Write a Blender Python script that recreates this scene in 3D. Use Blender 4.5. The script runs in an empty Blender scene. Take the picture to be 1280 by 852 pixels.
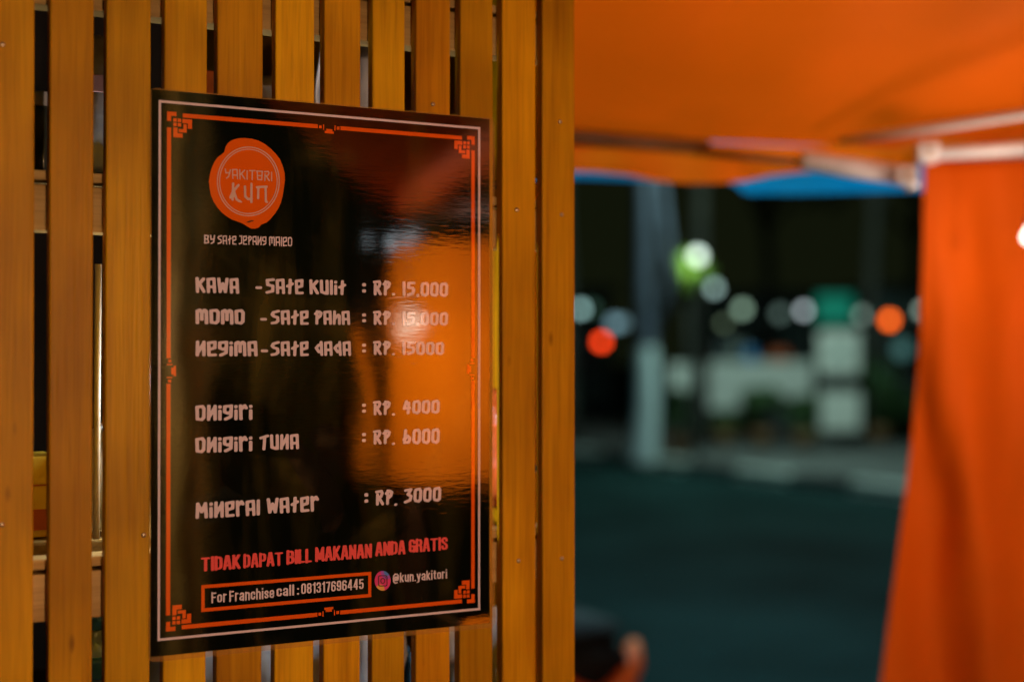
import bpy, bmesh, math, random
import numpy as np
from mathutils import Vector, Matrix, noise
random.seed(7)
C = bpy.context.scene.collection
scene = bpy.context.scene

# ------------------------------------------------------------------ camera
F = 1778.0                       # focal length in photo pixels (50 mm on 36 mm, 1280 px)
CAMZ = 1.5
HOR = 441.0
cam_d = bpy.data.cameras.new("camera")
cam = bpy.data.objects.new("camera", cam_d)
C.objects.link(cam)
cam.location = (0, 0, CAMZ)
cam.rotation_euler = (math.radians(90) + math.atan(15.0 / F), 0, 0)
cam_d.lens = 50.0
cam_d.sensor_width = 36.0
cam_d.clip_start = 0.02
cam_d.clip_end = 600
cam_d.dof.use_dof = True
cam_d.dof.focus_distance = 1.11
cam_d.dof.aperture_fstop = 2.3
scene.camera = cam

# ------------------------------------------------------------------ world (night) and exposure
w = bpy.data.worlds.new("World")
scene.world = w
w.use_nodes = True
bgn = w.node_tree.nodes["Background"]
bgn.inputs[0].default_value = (0.62, 0.80, 0.30, 1)
bgn.inputs[1].default_value = 0.0090
scene.view_settings.view_transform = 'Standard'
scene.view_settings.look = 'None'
scene.view_settings.exposure = -0.12
scene.view_settings.gamma = 1
try:
    scene.cycles.use_denoising = True
    scene.cycles.max_bounces = 8
    scene.cycles.sample_clamp_indirect = 4
except Exception:
    pass

# ------------------------------------------------------------------ lamp settings
KEY_W = 255.0        # key lamp added behind the viewer, outside the menu's reflection
GLOBE_W = 0.32       # frosted globe beside the side cloth
CLOTH_W = 70.0      # bulb behind the side cloth
EAVE_W = 8.5        # bulb added above the canopy to brighten its left part
CANOPY_W = 9.0     # unseen bulb added to brighten canopy and curtain
FRONT_W = 2.4       # bare bulb in front of the orange curtain
INSIDE_W = 0.16     # small bulb added in the booth to light the shelf items
STREET_W = 190.0
LAMP_COL = (1.0, 0.66, 0.46)
STREET_COL = (0.60, 1.0, 0.90)

# ------------------------------------------------------------------ measuring helpers
DX, DY = 0.8788, 0.4772           # wall runs along this direction
NX, NY = 0.4772, -0.8788          # wall normal, towards the camera side
XL, YL = -0.2666, 1.0488          # left edge of the menu sheet

def wall_sz(px, py, off=0.0):
    """photo pixel -> (s, z) on the plane lying `off` metres in front of the wall plane"""
    u = (px - 640.0) / F
    x0, y0 = XL + NX * off, YL + NY * off
    s = (u * y0 - x0) / (DX - u * DY)
    Y = y0 + s * DY
    return s, CAMZ + (HOR - py) / F * Y

def WP(s, z, off=0.0):
    return Vector((XL + s * DX + NX * off, YL + s * DY + NY * off, z))

def at(px, py, D):
    return Vector(((px - 640.0) / F * D, D, CAMZ + (HOR - py) / F * D))

# ------------------------------------------------------------------ material helpers
def new_mat(name):
    m = bpy.data.materials.new(name)
    m.use_nodes = True
    nt = m.node_tree
    return m, nt, nt.nodes["Principled BSDF"]

def simple(name, col, rough=0.6, metal=0.0, noise_amt=0.25, scale=12.0, bump=0.0, coat=0.0, spec=0.5):
    m, nt, b = new_mat(name)
    N, L = nt.nodes, nt.links
    tc = N.new("ShaderNodeTexCoord")
    nz = N.new("ShaderNodeTexNoise"); nz.inputs["Scale"].default_value = scale; nz.inputs["Detail"].default_value = 5
    L.new(tc.outputs["Object"], nz.inputs["Vector"])
    rp = N.new("ShaderNodeValToRGB")
    rp.color_ramp.elements[0].position = 0.3; rp.color_ramp.elements[1].position = 0.7
    rp.color_ramp.elements[0].color = tuple(c * (1 - noise_amt) for c in col) + (1,)
    rp.color_ramp.elements[1].color = tuple(min(1, c * (1 + noise_amt)) for c in col) + (1,)
    L.new(nz.outputs[0], rp.inputs[0]); L.new(rp.outputs[0], b.inputs["Base Color"])
    b.inputs["Roughness"].default_value = rough
    b.inputs["Metallic"].default_value = metal
    b.inputs["Coat Weight"].default_value = coat
    b.inputs["Specular IOR Level"].default_value = spec
    if bump:
        bp = N.new("ShaderNodeBump"); bp.inputs["Strength"].default_value = bump; bp.inputs["Distance"].default_value = 0.004
        L.new(nz.outputs[0], bp.inputs["Height"]); L.new(bp.outputs[0], b.inputs["Normal"])
    return m

def emis(name, col, strength):
    m, nt, b = new_mat(name)
    b.inputs["Base Color"].default_value = tuple(col) + (1,)
    b.inputs["Emission Color"].default_value = tuple(col) + (1,)
    b.inputs["Emission Strength"].default_value = strength
    return m

def wood(name, c0, c1, c2, axis=2, rough=0.42):
    m, nt, b = new_mat(name)
    N, L = nt.nodes, nt.links
    tc = N.new("ShaderNodeTexCoord"); oi = N.new("ShaderNodeObjectInfo")
    ad = N.new("ShaderNodeVectorMath"); ad.operation = 'MULTIPLY_ADD'
    ad.inputs[1].default_value = (1, 1, 1)
    cx = N.new("ShaderNodeCombineXYZ")
    mu = N.new("ShaderNodeMath"); mu.operation = 'MULTIPLY'; mu.inputs[1].default_value = 37.0
    L.new(oi.outputs["Random"], mu.inputs[0])
    for i in range(3): L.new(mu.outputs[0], cx.inputs[i])
    L.new(tc.outputs["Object"], ad.inputs[0]); L.new(cx.outputs[0], ad.inputs[2])
    mp = N.new("ShaderNodeMapping")
    sc = [60.0, 60.0, 60.0]; sc[axis] = 2.4
    mp.inputs["Scale"].default_value = sc
    L.new(ad.outputs[0], mp.inputs[0])
    n1 = N.new("ShaderNodeTexNoise"); n1.inputs["Scale"].default_value = 1.0; n1.inputs["Detail"].default_value = 8; n1.inputs["Roughness"].default_value = 0.62; n1.inputs["Distortion"].default_value = 0.8
    L.new(mp.outputs[0], n1.inputs["Vector"])
    mp2 = N.new("ShaderNodeMapping"); sc2 = [420.0, 420.0, 420.0]; sc2[axis] = 14.0
    mp2.inputs["Scale"].default_value = sc2
    L.new(ad.outputs[0], mp2.inputs[0])
    n2 = N.new("ShaderNodeTexNoise"); n2.inputs["Scale"].default_value = 1.0; n2.inputs["Detail"].default_value = 3
    L.new(mp2.outputs[0], n2.inputs["Vector"])
    n3 = N.new("ShaderNodeTexNoise"); n3.inputs["Scale"].default_value = 7.0; n3.inputs["Detail"].default_value = 2
    L.new(ad.outputs[0], n3.inputs["Vector"])
    r1 = N.new("ShaderNodeValToRGB")
    e = r1.color_ramp.elements
    e[0].position = 0.30; e[0].color = c0 + (1,)
    e[1].position = 0.72; e[1].color = c2 + (1,)
    k = e.new(0.5); k.color = c1 + (1,)
    L.new(n1.outputs[0], r1.inputs[0])
    mx = N.new("ShaderNodeMixRGB"); mx.blend_type = 'MULTIPLY'; mx.inputs[0].default_value = 0.30
    r2 = N.new("ShaderNodeValToRGB"); r2.color_ramp.elements[0].position = 0.32; r2.color_ramp.elements[0].color = (0.45, 0.4, 0.35, 1); r2.color_ramp.elements[1].position = 0.55; r2.color_ramp.elements[1].color = (1, 1, 1, 1)
    L.new(n2.outputs[0], r2.inputs[0]); L.new(r1.outputs[0], mx.inputs[1]); L.new(r2.outputs[0], mx.inputs[2])
    mx2 = N.new("ShaderNodeMixRGB"); mx2.blend_type = 'MULTIPLY'; mx2.inputs[0].default_value = 0.85
    r3 = N.new("ShaderNodeValToRGB"); r3.color_ramp.elements[0].position = 0.35; r3.color_ramp.elements[0].color = (0.62, 0.58, 0.55, 1); r3.color_ramp.elements[1].position = 0.62; r3.color_ramp.elements[1].color = (1, 1, 1, 1)
    L.new(n3.outputs[0], r3.inputs[0]); L.new(mx.outputs[0], mx2.inputs[1]); L.new(r3.outputs[0], mx2.inputs[2])
    # every board a little lighter or darker, plus sparse knots
    hs = N.new("ShaderNodeHueSaturation")
    mr = N.new("ShaderNodeMapRange"); mr.inputs[3].default_value = 0.74; mr.inputs[4].default_value = 1.12
    L.new(oi.outputs["Random"], mr.inputs[0]); L.new(mr.outputs[0], hs.inputs["Value"])
    mr2 = N.new("ShaderNodeMapRange"); mr2.inputs[3].default_value = 0.508; mr2.inputs[4].default_value = 0.492
    fr = N.new("ShaderNodeMath"); fr.operation = 'FRACT'; m9 = N.new("ShaderNodeMath"); m9.operation = 'MULTIPLY'; m9.inputs[1].default_value = 9.7
    L.new(oi.outputs["Random"], m9.inputs[0]); L.new(m9.outputs[0], fr.inputs[0]); L.new(fr.outputs[0], mr2.inputs[0]); L.new(mr2.outputs[0], hs.inputs["Hue"])
    mp3 = N.new("ShaderNodeMapping"); sc3 = [34.0, 34.0, 34.0]; sc3[axis] = 12.0
    mp3.inputs["Scale"].default_value = sc3
    L.new(ad.outputs[0], mp3.inputs[0])
    vo = N.new("ShaderNodeTexVoronoi"); vo.inputs["Scale"].default_value = 1.0
    L.new(mp3.outputs[0], vo.inputs["Vector"])
    rk = N.new("ShaderNodeValToRGB"); rk.color_ramp.elements[0].position = 0.03; rk.color_ramp.elements[0].color = (0.35, 0.28, 0.2, 1); rk.color_ramp.elements[1].position = 0.10; rk.color_ramp.elements[1].color = (1, 1, 1, 1)
    L.new(vo.outputs["Distance"], rk.inputs[0])
    mk = N.new("ShaderNodeMixRGB"); mk.blend_type = 'MULTIPLY'; mk.inputs[0].default_value = 0.7
    L.new(mx2.outputs[0], mk.inputs[1]); L.new(rk.outputs[0], mk.inputs[2])
    L.new(mk.outputs[0], hs.inputs["Color"]); L.new(hs.outputs[0], b.inputs["Base Color"])
    b.inputs["Roughness"].default_value = rough
    b.inputs["Specular IOR Level"].default_value = 0.07
    bp = N.new("ShaderNodeBump"); bp.inputs["Strength"].default_value = 0.5; bp.inputs["Distance"].default_value = 0.0006
    L.new(n2.outputs[0], bp.inputs["Height"]); L.new(bp.outputs[0], b.inputs["Normal"])
    return m

def fabric(name, col, trans, rough=0.75, t_amt=0.45):
    m, nt, b = new_mat(name)
    N, L = nt.nodes, nt.links
    out = N["Material Output"]
    tc = N.new("ShaderNodeTexCoord")
    nz = N.new("ShaderNodeTexNoise"); nz.inputs["Scale"].default_value = 3.0; nz.inputs["Detail"].default_value = 6
    L.new(tc.outputs["Object"], nz.inputs["Vector"])
    rp = N.new("ShaderNodeValToRGB")
    rp.color_ramp.elements[0].position = 0.3; rp.color_ramp.elements[1].position = 0.7
    rp.color_ramp.elements[0].color = tuple(c * 0.8 for c in col) + (1,)
    rp.color_ramp.elements[1].color = tuple(min(1, c * 1.08) for c in col) + (1,)
    L.new(nz.outputs[0], rp.inputs[0]); L.new(rp.outputs[0], b.inputs["Base Color"])
    b.inputs["Roughness"].default_value = rough
    b.inputs["Specular IOR Level"].default_value = 0.25
    w2 = N.new("ShaderNodeTexNoise"); w2.inputs["Scale"].default_value = 14.0; w2.inputs["Detail"].default_value = 4
    L.new(tc.outputs["Object"], w2.inputs["Vector"])
    bp = N.new("ShaderNodeBump"); bp.inputs["Strength"].default_value = 0.4; bp.inputs["Distance"].default_value = 0.01
    L.new(w2.outputs[0], bp.inputs["Height"]); L.new(bp.outputs[0], b.inputs["Normal"])
    tr = N.new("ShaderNodeBsdfTranslucent"); tr.inputs[0].default_value = trans + (1,)
    mx = N.new("ShaderNodeMixShader"); mx.inputs[0].default_value = t_amt
    L.new(b.outputs[0], mx.inputs[1]); L.new(tr.outputs[0], mx.inputs[2]); L.new(mx.outputs[0], out.inputs[0])
    return m

def laminated(name, col, col2=None, streak=False):
    """printed ink under glossy film: coat with ripples shared by every print (world position)"""
    m, nt, b = new_mat(name)
    N, L = nt.nodes, nt.links
    g = N.new("ShaderNodeNewGeometry")
    # into wall axes: s, n, z
    ds = N.new("ShaderNodeVectorMath"); ds.operation = 'DOT_PRODUCT'; ds.inputs[1].default_value = (DX, DY, 0)
    L.new(g.outputs["Position"], ds.inputs[0])
    sp = N.new("ShaderNodeSeparateXYZ"); L.new(g.outputs["Position"], sp.inputs[0])
    def field(sx, sz, detail, dist=0.0):
        c = N.new("ShaderNodeCombineXYZ")
        a = N.new("ShaderNodeMath"); a.operation = 'MULTIPLY'; a.inputs[1].default_value = sx; L.new(ds.outputs["Value"], a.inputs[0])
        d = N.new("ShaderNodeMath"); d.operation = 'MULTIPLY'; d.inputs[1].default_value = sz; L.new(sp.outputs[2], d.inputs[0])
        L.new(a.outputs[0], c.inputs[0]); L.new(d.outputs[0], c.inputs[2])
        n = N.new("ShaderNodeTexNoise"); n.inputs["Scale"].default_value = 1.0; n.inputs["Detail"].default_value = detail
        n.inputs["Distortion"].default_value = dist
        L.new(c.outputs[0], n.inputs["Vector"])
        return n
    nA = field(11, 9, 1)           # slow warp of the sheet
    nB = field(60, 420, 3, 0.6)   # fine horizontal ripples: smear highlights vertically
    nC = field(700, 1500, 2)       # film grain
    b1 = N.new("ShaderNodeBump"); b1.inputs["Strength"].default_value = 1.0; b1.inputs["Distance"].default_value = 0.0005
    L.new(nA.outputs[0], b1.inputs["Height"])
    b2 = N.new("ShaderNodeBump"); b2.inputs["Strength"].default_value = 1.0; b2.inputs["Distance"].default_value = 0.000021
    L.new(nB.outputs[0], b2.inputs["Height"]); L.new(b1.outputs[0], b2.inputs["Normal"])
    b3 = N.new("ShaderNodeBump"); b3.inputs["Strength"].default_value = 1.0; b3.inputs["Distance"].default_value = 0.000003
    L.new(nC.outputs[0], b3.inputs["Height"]); L.new(b2.outputs[0], b3.inputs["Normal"])
    L.new(b3.outputs[0], b.inputs["Coat Normal"])
    b.inputs["Coat Weight"].default_value = 1.0
    b.inputs["Coat Roughness"].default_value = 0.04
    b.inputs["Coat IOR"].default_value = 1.85
    b.inputs["Roughness"].default_value = 0.6
    b.inputs["Specular IOR Level"].default_value = 0.0
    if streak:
        # olive and brown strokes put into the colour for streaks mirrored in the film
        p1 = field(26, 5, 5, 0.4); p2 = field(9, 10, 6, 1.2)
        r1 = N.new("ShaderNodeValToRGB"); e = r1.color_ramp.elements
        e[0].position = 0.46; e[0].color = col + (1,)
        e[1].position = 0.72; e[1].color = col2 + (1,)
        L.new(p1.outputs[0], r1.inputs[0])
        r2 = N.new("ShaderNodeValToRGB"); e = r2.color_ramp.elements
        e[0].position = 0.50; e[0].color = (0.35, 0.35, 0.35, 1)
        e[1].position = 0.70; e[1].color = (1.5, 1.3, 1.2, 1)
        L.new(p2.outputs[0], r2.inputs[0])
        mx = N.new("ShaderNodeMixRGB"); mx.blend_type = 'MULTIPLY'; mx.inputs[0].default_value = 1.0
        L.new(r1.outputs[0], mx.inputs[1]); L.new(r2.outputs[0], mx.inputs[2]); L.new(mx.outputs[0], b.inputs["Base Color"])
    else:
        b.inputs["Base Color"].default_value = col + (1,)
    return m

def film(name):
    m, nt, b = new_mat(name)
    N, L = nt.nodes, nt.links
    out = N["Material Output"]
    tr = N.new("ShaderNodeBsdfTransparent"); tr.inputs[0].default_value = (0.95, 0.93, 0.9, 1)
    b.inputs["Base Color"].default_value = (0.85, 0.40, 0.08, 1)  # orange light on the clear rim put into its colour
    b.inputs["Roughness"].default_value = 0.12
    b.inputs["Coat Weight"].default_value = 1.0
    mx = N.new("ShaderNodeMixShader"); mx.inputs[0].default_value = 0.22
    L.new(tr.outputs[0], mx.inputs[1]); L.new(b.outputs[0], mx.inputs[2]); L.new(mx.outputs[0], out.inputs[0])
    return m

def asphalt(name, col, scale=1.0):
    m, nt, b = new_mat(name)
    N, L = nt.nodes, nt.links
    g = N.new("ShaderNodeNewGeometry")
    n1 = N.new("ShaderNodeTexNoise"); n1.inputs["Scale"].default_value = 0.7 * scale; n1.inputs["Detail"].default_value = 6
    n2 = N.new("ShaderNodeTexNoise"); n2.inputs["Scale"].default_value = 90 * scale; n2.inputs["Detail"].default_value = 3
    L.new(g.outputs["Position"], n1.inputs["Vector"]); L.new(g.outputs["Position"], n2.inputs["Vector"])
    r = N.new("ShaderNodeValToRGB"); r.color_ramp.elements[0].position = .3; r.color_ramp.elements[1].position = .7
    r.color_ramp.elements[0].color = tuple(c * .45 for c in col) + (1,); r.color_ramp.elements[1].color = tuple(c * 1.5 for c in col) + (1,)
    L.new(n1.outputs[0], r.inputs[0])
    mx = N.new("ShaderNodeMixRGB"); mx.blend_type = 'OVERLAY'; mx.inputs[0].default_value = .5
    L.new(r.outputs[0], mx.inputs[1]); L.new(n2.outputs[0], mx.inputs[2]); L.new(mx.outputs[0], b.inputs["Base Color"])
    b.inputs["Roughness"].default_value = .8
    b.inputs["Specular IOR Level"].default_value = .02
    bp = N.new("ShaderNodeBump"); bp.inputs["Strength"].default_value = .6; bp.inputs["Distance"].default_value = .006
    L.new(n2.outputs[0], bp.inputs["Height"]); L.new(bp.outputs[0], b.inputs["Normal"])
    return m

M = {}
M['slat'] = wood("varnished_slat", (0.52, 0.220, 0.002), (0.66, 0.300, 0.003), (0.75, 0.355, 0.004))
M['rail'] = wood("rail_wood", (0.36, 0.20, 0.045), (0.52, 0.32, 0.09), (0.62, 0.40, 0.13), axis=0, rough=0.6)
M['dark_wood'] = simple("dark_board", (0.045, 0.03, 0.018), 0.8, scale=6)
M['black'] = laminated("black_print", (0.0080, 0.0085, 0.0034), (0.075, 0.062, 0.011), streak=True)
M['ink_white'] = laminated("white_ink", (0.74, 0.58, 0.58))
M['ink_orange'] = laminated("orange_ink", (0.82, 0.105, 0.006))
M['ink_red'] = laminated("red_ink", (0.85, 0.10, 0.085))
M['ink_seal'] = laminated("seal_orange_ink", (0.80, 0.115, 0.004))
M['ink_pink'] = laminated("pale_logo_ink", (0.70, 0.42, 0.32))
M['ink_blue'] = laminated("blue_icon_ink", (0.10, 0.22, 0.55))
M['ink_violet'] = laminated("violet_icon_ink", (0.42, 0.10, 0.45))
M['ink_magenta'] = laminated("magenta_icon_ink", (0.75, 0.06, 0.20))
M['ink_yellow'] = laminated("yellow_icon_ink", (0.85, 0.42, 0.10))
M['ghost_patch'] = laminated("grey_green_patch", (0.017, 0.019, 0.011), (0.045, 0.045, 0.02), streak=True)
M['dusk_patch'] = laminated("dusky_brown_patch", (0.016, 0.012, 0.006), (0.06, 0.045, 0.02), streak=True)
M['ink_brown'] = laminated("brown_ink", (0.060, 0.040, 0.020))
M['film'] = film("clear_film")
M['canopy'] = fabric("orange_canopy_cloth", (0.86, 0.140, 0.001), (0.95, 0.165, 0.002), t_amt=0.35)
M['curtain'] = fabric("orange_curtain_cloth", (0.88, 0.165, 0.001), (0.95, 0.30, 0.003), t_amt=0.30)
M['side'] = fabric('orange_side_cloth', (0.88, 0.145, 0.001), (0.98, 0.27, 0.003), t_amt=0.62)
M['amber'] = fabric("amber_cloth", (0.62, 0.24, 0.02), (0.8, 0.3, 0.03), t_amt=0.3)
M['blue'] = fabric("blue_tarp", (0.006, 0.30, 0.62), (0.0, 0.38, 0.80), t_amt=0.6)
M['white_tube'] = simple("white_painted_tube", (0.66, 0.74, 0.84), 0.35, noise_amt=0.08, coat=0.3)
M['dark_tube'] = simple("darkened_tube", (0.13, 0.06, 0.015), 0.5)  # for frame tubes lying in shadow: shade put into the colour
M['plastic'] = simple("thin_white_plastic", (0.62, 0.60, 0.58), 0.35, noise_amt=0.3, scale=25, bump=0.6)
M['grey_cloth'] = simple("grey_white_cloth", (0.74, 0.74, 0.78), 0.8, noise_amt=0.35, scale=18, bump=0.6)
M['pinkprint'] = simple("pink_print", (0.62, 0.30, 0.26), 0.5)
M['ivory'] = simple("ivory_stick", (0.66, 0.52, 0.36), 0.5, noise_amt=0.1)
M['yellow'] = simple("yellow_carton", (0.75, 0.46, 0.03), 0.4, noise_amt=0.15)
M['redprint'] = simple("red_print", (0.45, 0.07, 0.01), 0.4)
M['redbag'] = simple("red_orange_plastic", (0.72, 0.12, 0.02), 0.3, noise_amt=0.3, scale=30, bump=0.8)
M['black_plastic'] = simple("black_plastic", (0.012, 0.012, 0.012), 0.35)
M['bluelabel'] = simple("blue_label", (0.05, 0.22, 0.5), 0.4)
M['steel'] = simple("nail_steel", (0.45, 0.33, 0.2), 0.35, metal=0.8)
M['bamboo'] = wood("bamboo", (0.30, 0.22, 0.05), (0.42, 0.32, 0.08), (0.50, 0.40, 0.12), rough=0.5)
M['asphalt'] = asphalt("asphalt", (0.0120, 0.0310, 0.0300))
M['paving'] = asphalt("concrete_paving", (0.13, 0.125, 0.12), 2.0)
M['kerb_w'] = simple("white_kerb_paint", (0.50, 0.52, 0.48), 0.8)
M['kerb_b'] = simple("black_kerb_paint", (0.03, 0.03, 0.03), 0.8)
M['bark'] = simple("grey_bark", (0.055, 0.060, 0.085), 0.9, noise_amt=0.4, scale=5, bump=1.0)
M['darkbark'] = simple("dark_bark", (0.035, 0.03, 0.022), 0.9, noise_amt=0.4, scale=5, bump=1.0)
M['limewash'] = simple("limewashed_bark", (0.55, 0.60, 0.60), 0.9, noise_amt=0.15, scale=5, bump=0.8)
M['leaf'] = simple("dark_leaves", (0.035, 0.075, 0.02), 0.6, noise_amt=0.5, scale=1.5)
M['hedge'] = simple("hedge_leaves", (0.04, 0.085, 0.02), 0.6, noise_amt=0.5, scale=3)
M['cart_white'] = simple("white_cart_paint", (0.66, 0.62, 0.56), 0.5, noise_amt=0.06)
M['render'] = simple("grey_green_render", (0.16, 0.20, 0.18), 0.9, noise_amt=0.25, scale=1.0)
M['window'] = simple("dark_window_glass", (0.01, 0.015, 0.015), 0.15)
M['iron'] = simple("dark_painted_iron", (0.03, 0.035, 0.035), 0.5)
M['tyre'] = simple("tyre_rubber", (0.02, 0.02, 0.02), 0.8)
M['sc_orange'] = simple("orange_scooter_paint", (0.80, 0.12, 0.008), 0.55, noise_amt=0.05, coat=0.0, spec=0.2)
M['sc_dark'] = simple("black_scooter_plastic", (0.012, 0.013, 0.013), 0.3, noise_amt=0.1)
M['seat'] = simple('matt_black_vinyl', (0.010, 0.010, 0.010), 0.75, noise_amt=0.2, spec=0.15)
M['sc_lens'] = simple("grey_lens", (0.35, 0.45, 0.48), 0.1, noise_amt=0.1, coat=1)
M['bulb'] = emis("warm_lit_bulb", (1.0, 0.80, 0.62), 22.0)
M['bulb4'] = emis('frosted_lit_globe', (1.0, 0.80, 0.60), 7.0)
M['bulb2'] = emis("soft_lit_bulb", (1.0, 0.74, 0.60), 5.0)
M['bulb3'] = emis("cool_lit_bulb", (0.9, 0.9, 1.0), 4.0)

# ------------------------------------------------------------------ object helpers
def mesh_from(verts, faces, name, mat=None, smooth=False):
    me = bpy.data.meshes.new(name)
    me.from_pydata([tuple(v) for v in verts], [], faces)
    me.update()
    if mat:
        for m_ in (mat if isinstance(mat, (list, tuple)) else [mat]): me.materials.append(m_)
    if smooth:
        for p in me.polygons: p.use_smooth = True
    return me

def link(name, me, parent=None, kind=None):
    o = bpy.data.objects.new(name, me)
    C.objects.link(o)
    if parent:
        o.parent = parent
        o.matrix_parent_inverse = Matrix.Translation(parent.location).inverted() if parent.rotation_euler.z == 0 else parent.matrix_basis.inverted()
    if kind: o['kind'] = kind
    return o

def tag(o, label, cat, group=None):
    o['label'] = label; o['category'] = cat
    if group: o['group'] = group
    return o

def thing(name, label, cat, loc=(0, 0, 0), group=None):
    o = bpy.data.objects.new(name, None); C.objects.link(o)
    o.location = loc; o.empty_display_size = 0.1
    return tag(o, label, cat, group)

def part(name, me, parent): return link(name, me, parent)

def bm_mesh(bm, name, mat, smooth=False):
    me = bpy.data.meshes.new(name)
    bm.normal_update()
    bm.to_mesh(me); bm.free()
    for m_ in (mat if isinstance(mat, (list, tuple)) else [mat]): me.materials.append(m_)
    if smooth:
        for p in me.polygons: p.use_smooth = True
    return me

def box_pts(bm, corners8, bevel=0.0, seg=2):
    vs = [bm.verts.new(c) for c in corners8]
    fs = [(0, 3, 2, 1), (4, 5, 6, 7), (0, 1, 5, 4), (1, 2, 6, 5), (2, 3, 7, 6), (3, 0, 4, 7)]
    faces = [bm.faces.new([vs[i] for i in f]) for f in fs]
    bmesh.ops.recalc_face_normals(bm, faces=faces)
    if bevel:
        es = set()
        for f in faces: es.update(f.edges)
        bmesh.ops.bevel(bm, geom=list(es), offset=bevel, segments=seg, affect='EDGES', profile=0.6)

def box(bm, x0, x1, y0, y1, z0, z1, bevel=0.0, M4=None):
    c = [Vector(p) for p in ((x0, y0, z0), (x1, y0, z0), (x1, y1, z0), (x0, y1, z0), (x0, y0, z1), (x1, y0, z1), (x1, y1, z1), (x0, y1, z1))]
    if M4: c = [M4 @ p for p in c]
    box_pts(bm, c, bevel)

def wbox(bm, s0, s1, z0, z1, o0, o1, bevel=0.0):
    """box in wall axes; o = offset in front (+) or behind (-) of the wall plane"""
    c = [WP(s0, z0, o0), WP(s1, z0, o0), WP(s1, z0, o1), WP(s0, z0, o1), WP(s0, z1, o0), WP(s1, z1, o0), WP(s1, z1, o1), WP(s0, z1, o1)]
    box_pts(bm, c, bevel)

def tube(bm, pts, r, n=10, caps=True):
    """tube along a polyline; r is a number or a list"""
    pts = [Vector(p) for p in pts]
    rs = r if isinstance(r, (list, tuple)) else [r] * len(pts)
    rings = []
    prev = None
    for i, p in enumerate(pts):
        d = (pts[min(i + 1, len(pts) - 1)] - pts[max(i - 1, 0)]).normalized()
        if prev is None:
            a = d.orthogonal().normalized()
        else:
            a = (prev - d * prev.dot(d)).normalized()
        prev = a
        b = d.cross(a)
        rings.append([bm.verts.new(p + (a * math.cos(t) + b * math.sin(t)) * rs[i]) for t in [2 * math.pi * k / n for k in range(n)]])
    for i in range(len(rings) - 1):
        for k in range(n):
            bm.faces.new((rings[i][k], rings[i][(k + 1) % n], rings[i + 1][(k + 1) % n], rings[i + 1][k]))
    if caps:
        bm.faces.new(list(reversed(rings[0]))); bm.faces.new(rings[-1])

def lathe(bm, prof, c, n=20, axis=2):
    c = Vector(c); rings = []
    for r, h in prof:
        ring = []
        for k in range(n):
            t = 2 * math.pi * k / n
            if axis == 2: v = Vector((r * math.cos(t), r * math.sin(t), h))
            elif axis == 1: v = Vector((r * math.cos(t), h, r * math.sin(t)))
            else: v = Vector((h, r * math.cos(t), r * math.sin(t)))
            ring.append(bm.verts.new(c + v))
        rings.append(ring)
    fs = []
    for i in range(len(rings) - 1):
        for k in range(n):
            fs.append(bm.faces.new((rings[i][k], rings[i][(k + 1) % n], rings[i + 1][(k + 1) % n], rings[i + 1][k])))
    fs.append(bm.faces.new(list(reversed(rings[0])))); fs.append(bm.faces.new(rings[-1]))
    bmesh.ops.recalc_face_normals(bm, faces=fs)

def sphere_prof(r, n=8, sq=1.0):
    return [(max(1e-4, r * math.sin(math.pi * i / n)), -r * sq * math.cos(math.pi * i / n)) for i in range(n + 1)]

def grid_mesh(fn, nu, nv, name, mat, thick=0.0):
    vs = [fn(i / nu, j / nv) for j in range(nv + 1) for i in range(nu + 1)]
    fs = [(j * (nu + 1) + i, j * (nu + 1) + i + 1, (j + 1) * (nu + 1) + i + 1, (j + 1) * (nu + 1) + i) for j in range(nv) for i in range(nu)]
    return mesh_from(vs, fs, name, mat, smooth=True)

def nz3(x, y, z): return noise.noise(Vector((x, y, z)))

# ================================================================== SETTING
def sheet(name, x0, x1, y0, y1, z, mat, kind='structure'):
    me = mesh_from([(x0, y0, z), (x1, y0, z), (x1, y1, z), (x0, y1, z)], [(0, 1, 2, 3)], name, mat)
    return link(name, me, None, kind)

sheet('ground', -150, 150, -120, 200, -0.02, M['asphalt'])
# road frame: a = along (NX,NY) , b = across (DX,DY)
KO = Vector((1.69, 18.8, 0))
ra, rb = Vector((NX, NY, 0)), Vector((DX, DY, 0))
def RP(a, b, z): 
    v = KO + ra * a + rb * b
    return Vector((v.x, v.y, z))
me = mesh_from([RP(-90, -11.5, 0), RP(90, -11.5, 0), RP(90, 0, 0), RP(-90, 0, 0)], [(0, 1, 2, 3)], 'road', M['asphalt'])
link('road', me, None, 'structure')
bm = bmesh.new()
box_pts(bm, [RP(-90, .20, 0), RP(90, .20, 0), RP(90, 5.2, 0), RP(-90, 5.2, 0), RP(-90, .20, .13), RP(90, .20, .13), RP(90, 5.2, .13), RP(-90, 5.2, .13)])
link('pavement', bm_mesh(bm, 'pavement', M['paving']), None, 'structure')
bm = bmesh.new()
box_pts(bm, [RP(-90, 0.01, -.01), RP(90, 0.01, -.01), RP(90, .198, -.01), RP(-90, .198, -.01), RP(-90, .01, .10), RP(90, .01, .10), RP(90, .198, .10), RP(-90, .198, .10)])
kerb = link('kerb', bm_mesh(bm, 'kerb', M['paving']), None, 'structure')
for k in range(-24, 12):
    a0 = k * 1.0
    bm = bmesh.new()
    box_pts(bm, [RP(a0 + .01, 0, 0.003), RP(a0 + .99, 0, 0.003), RP(a0 + .99, .195, 0.003), RP(a0 + .01, .195, 0.003),
                 RP(a0 + .01, .03, .145), RP(a0 + .99, .03, .145), RP(a0 + .99, .195, .145), RP(a0 + .01, .195, .145)], .012, 1)
    part('kerb_block', bm_mesh(bm, 'kerb_block', M['kerb_b'] if k % 2 else M['kerb_w']), kerb)

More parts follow.
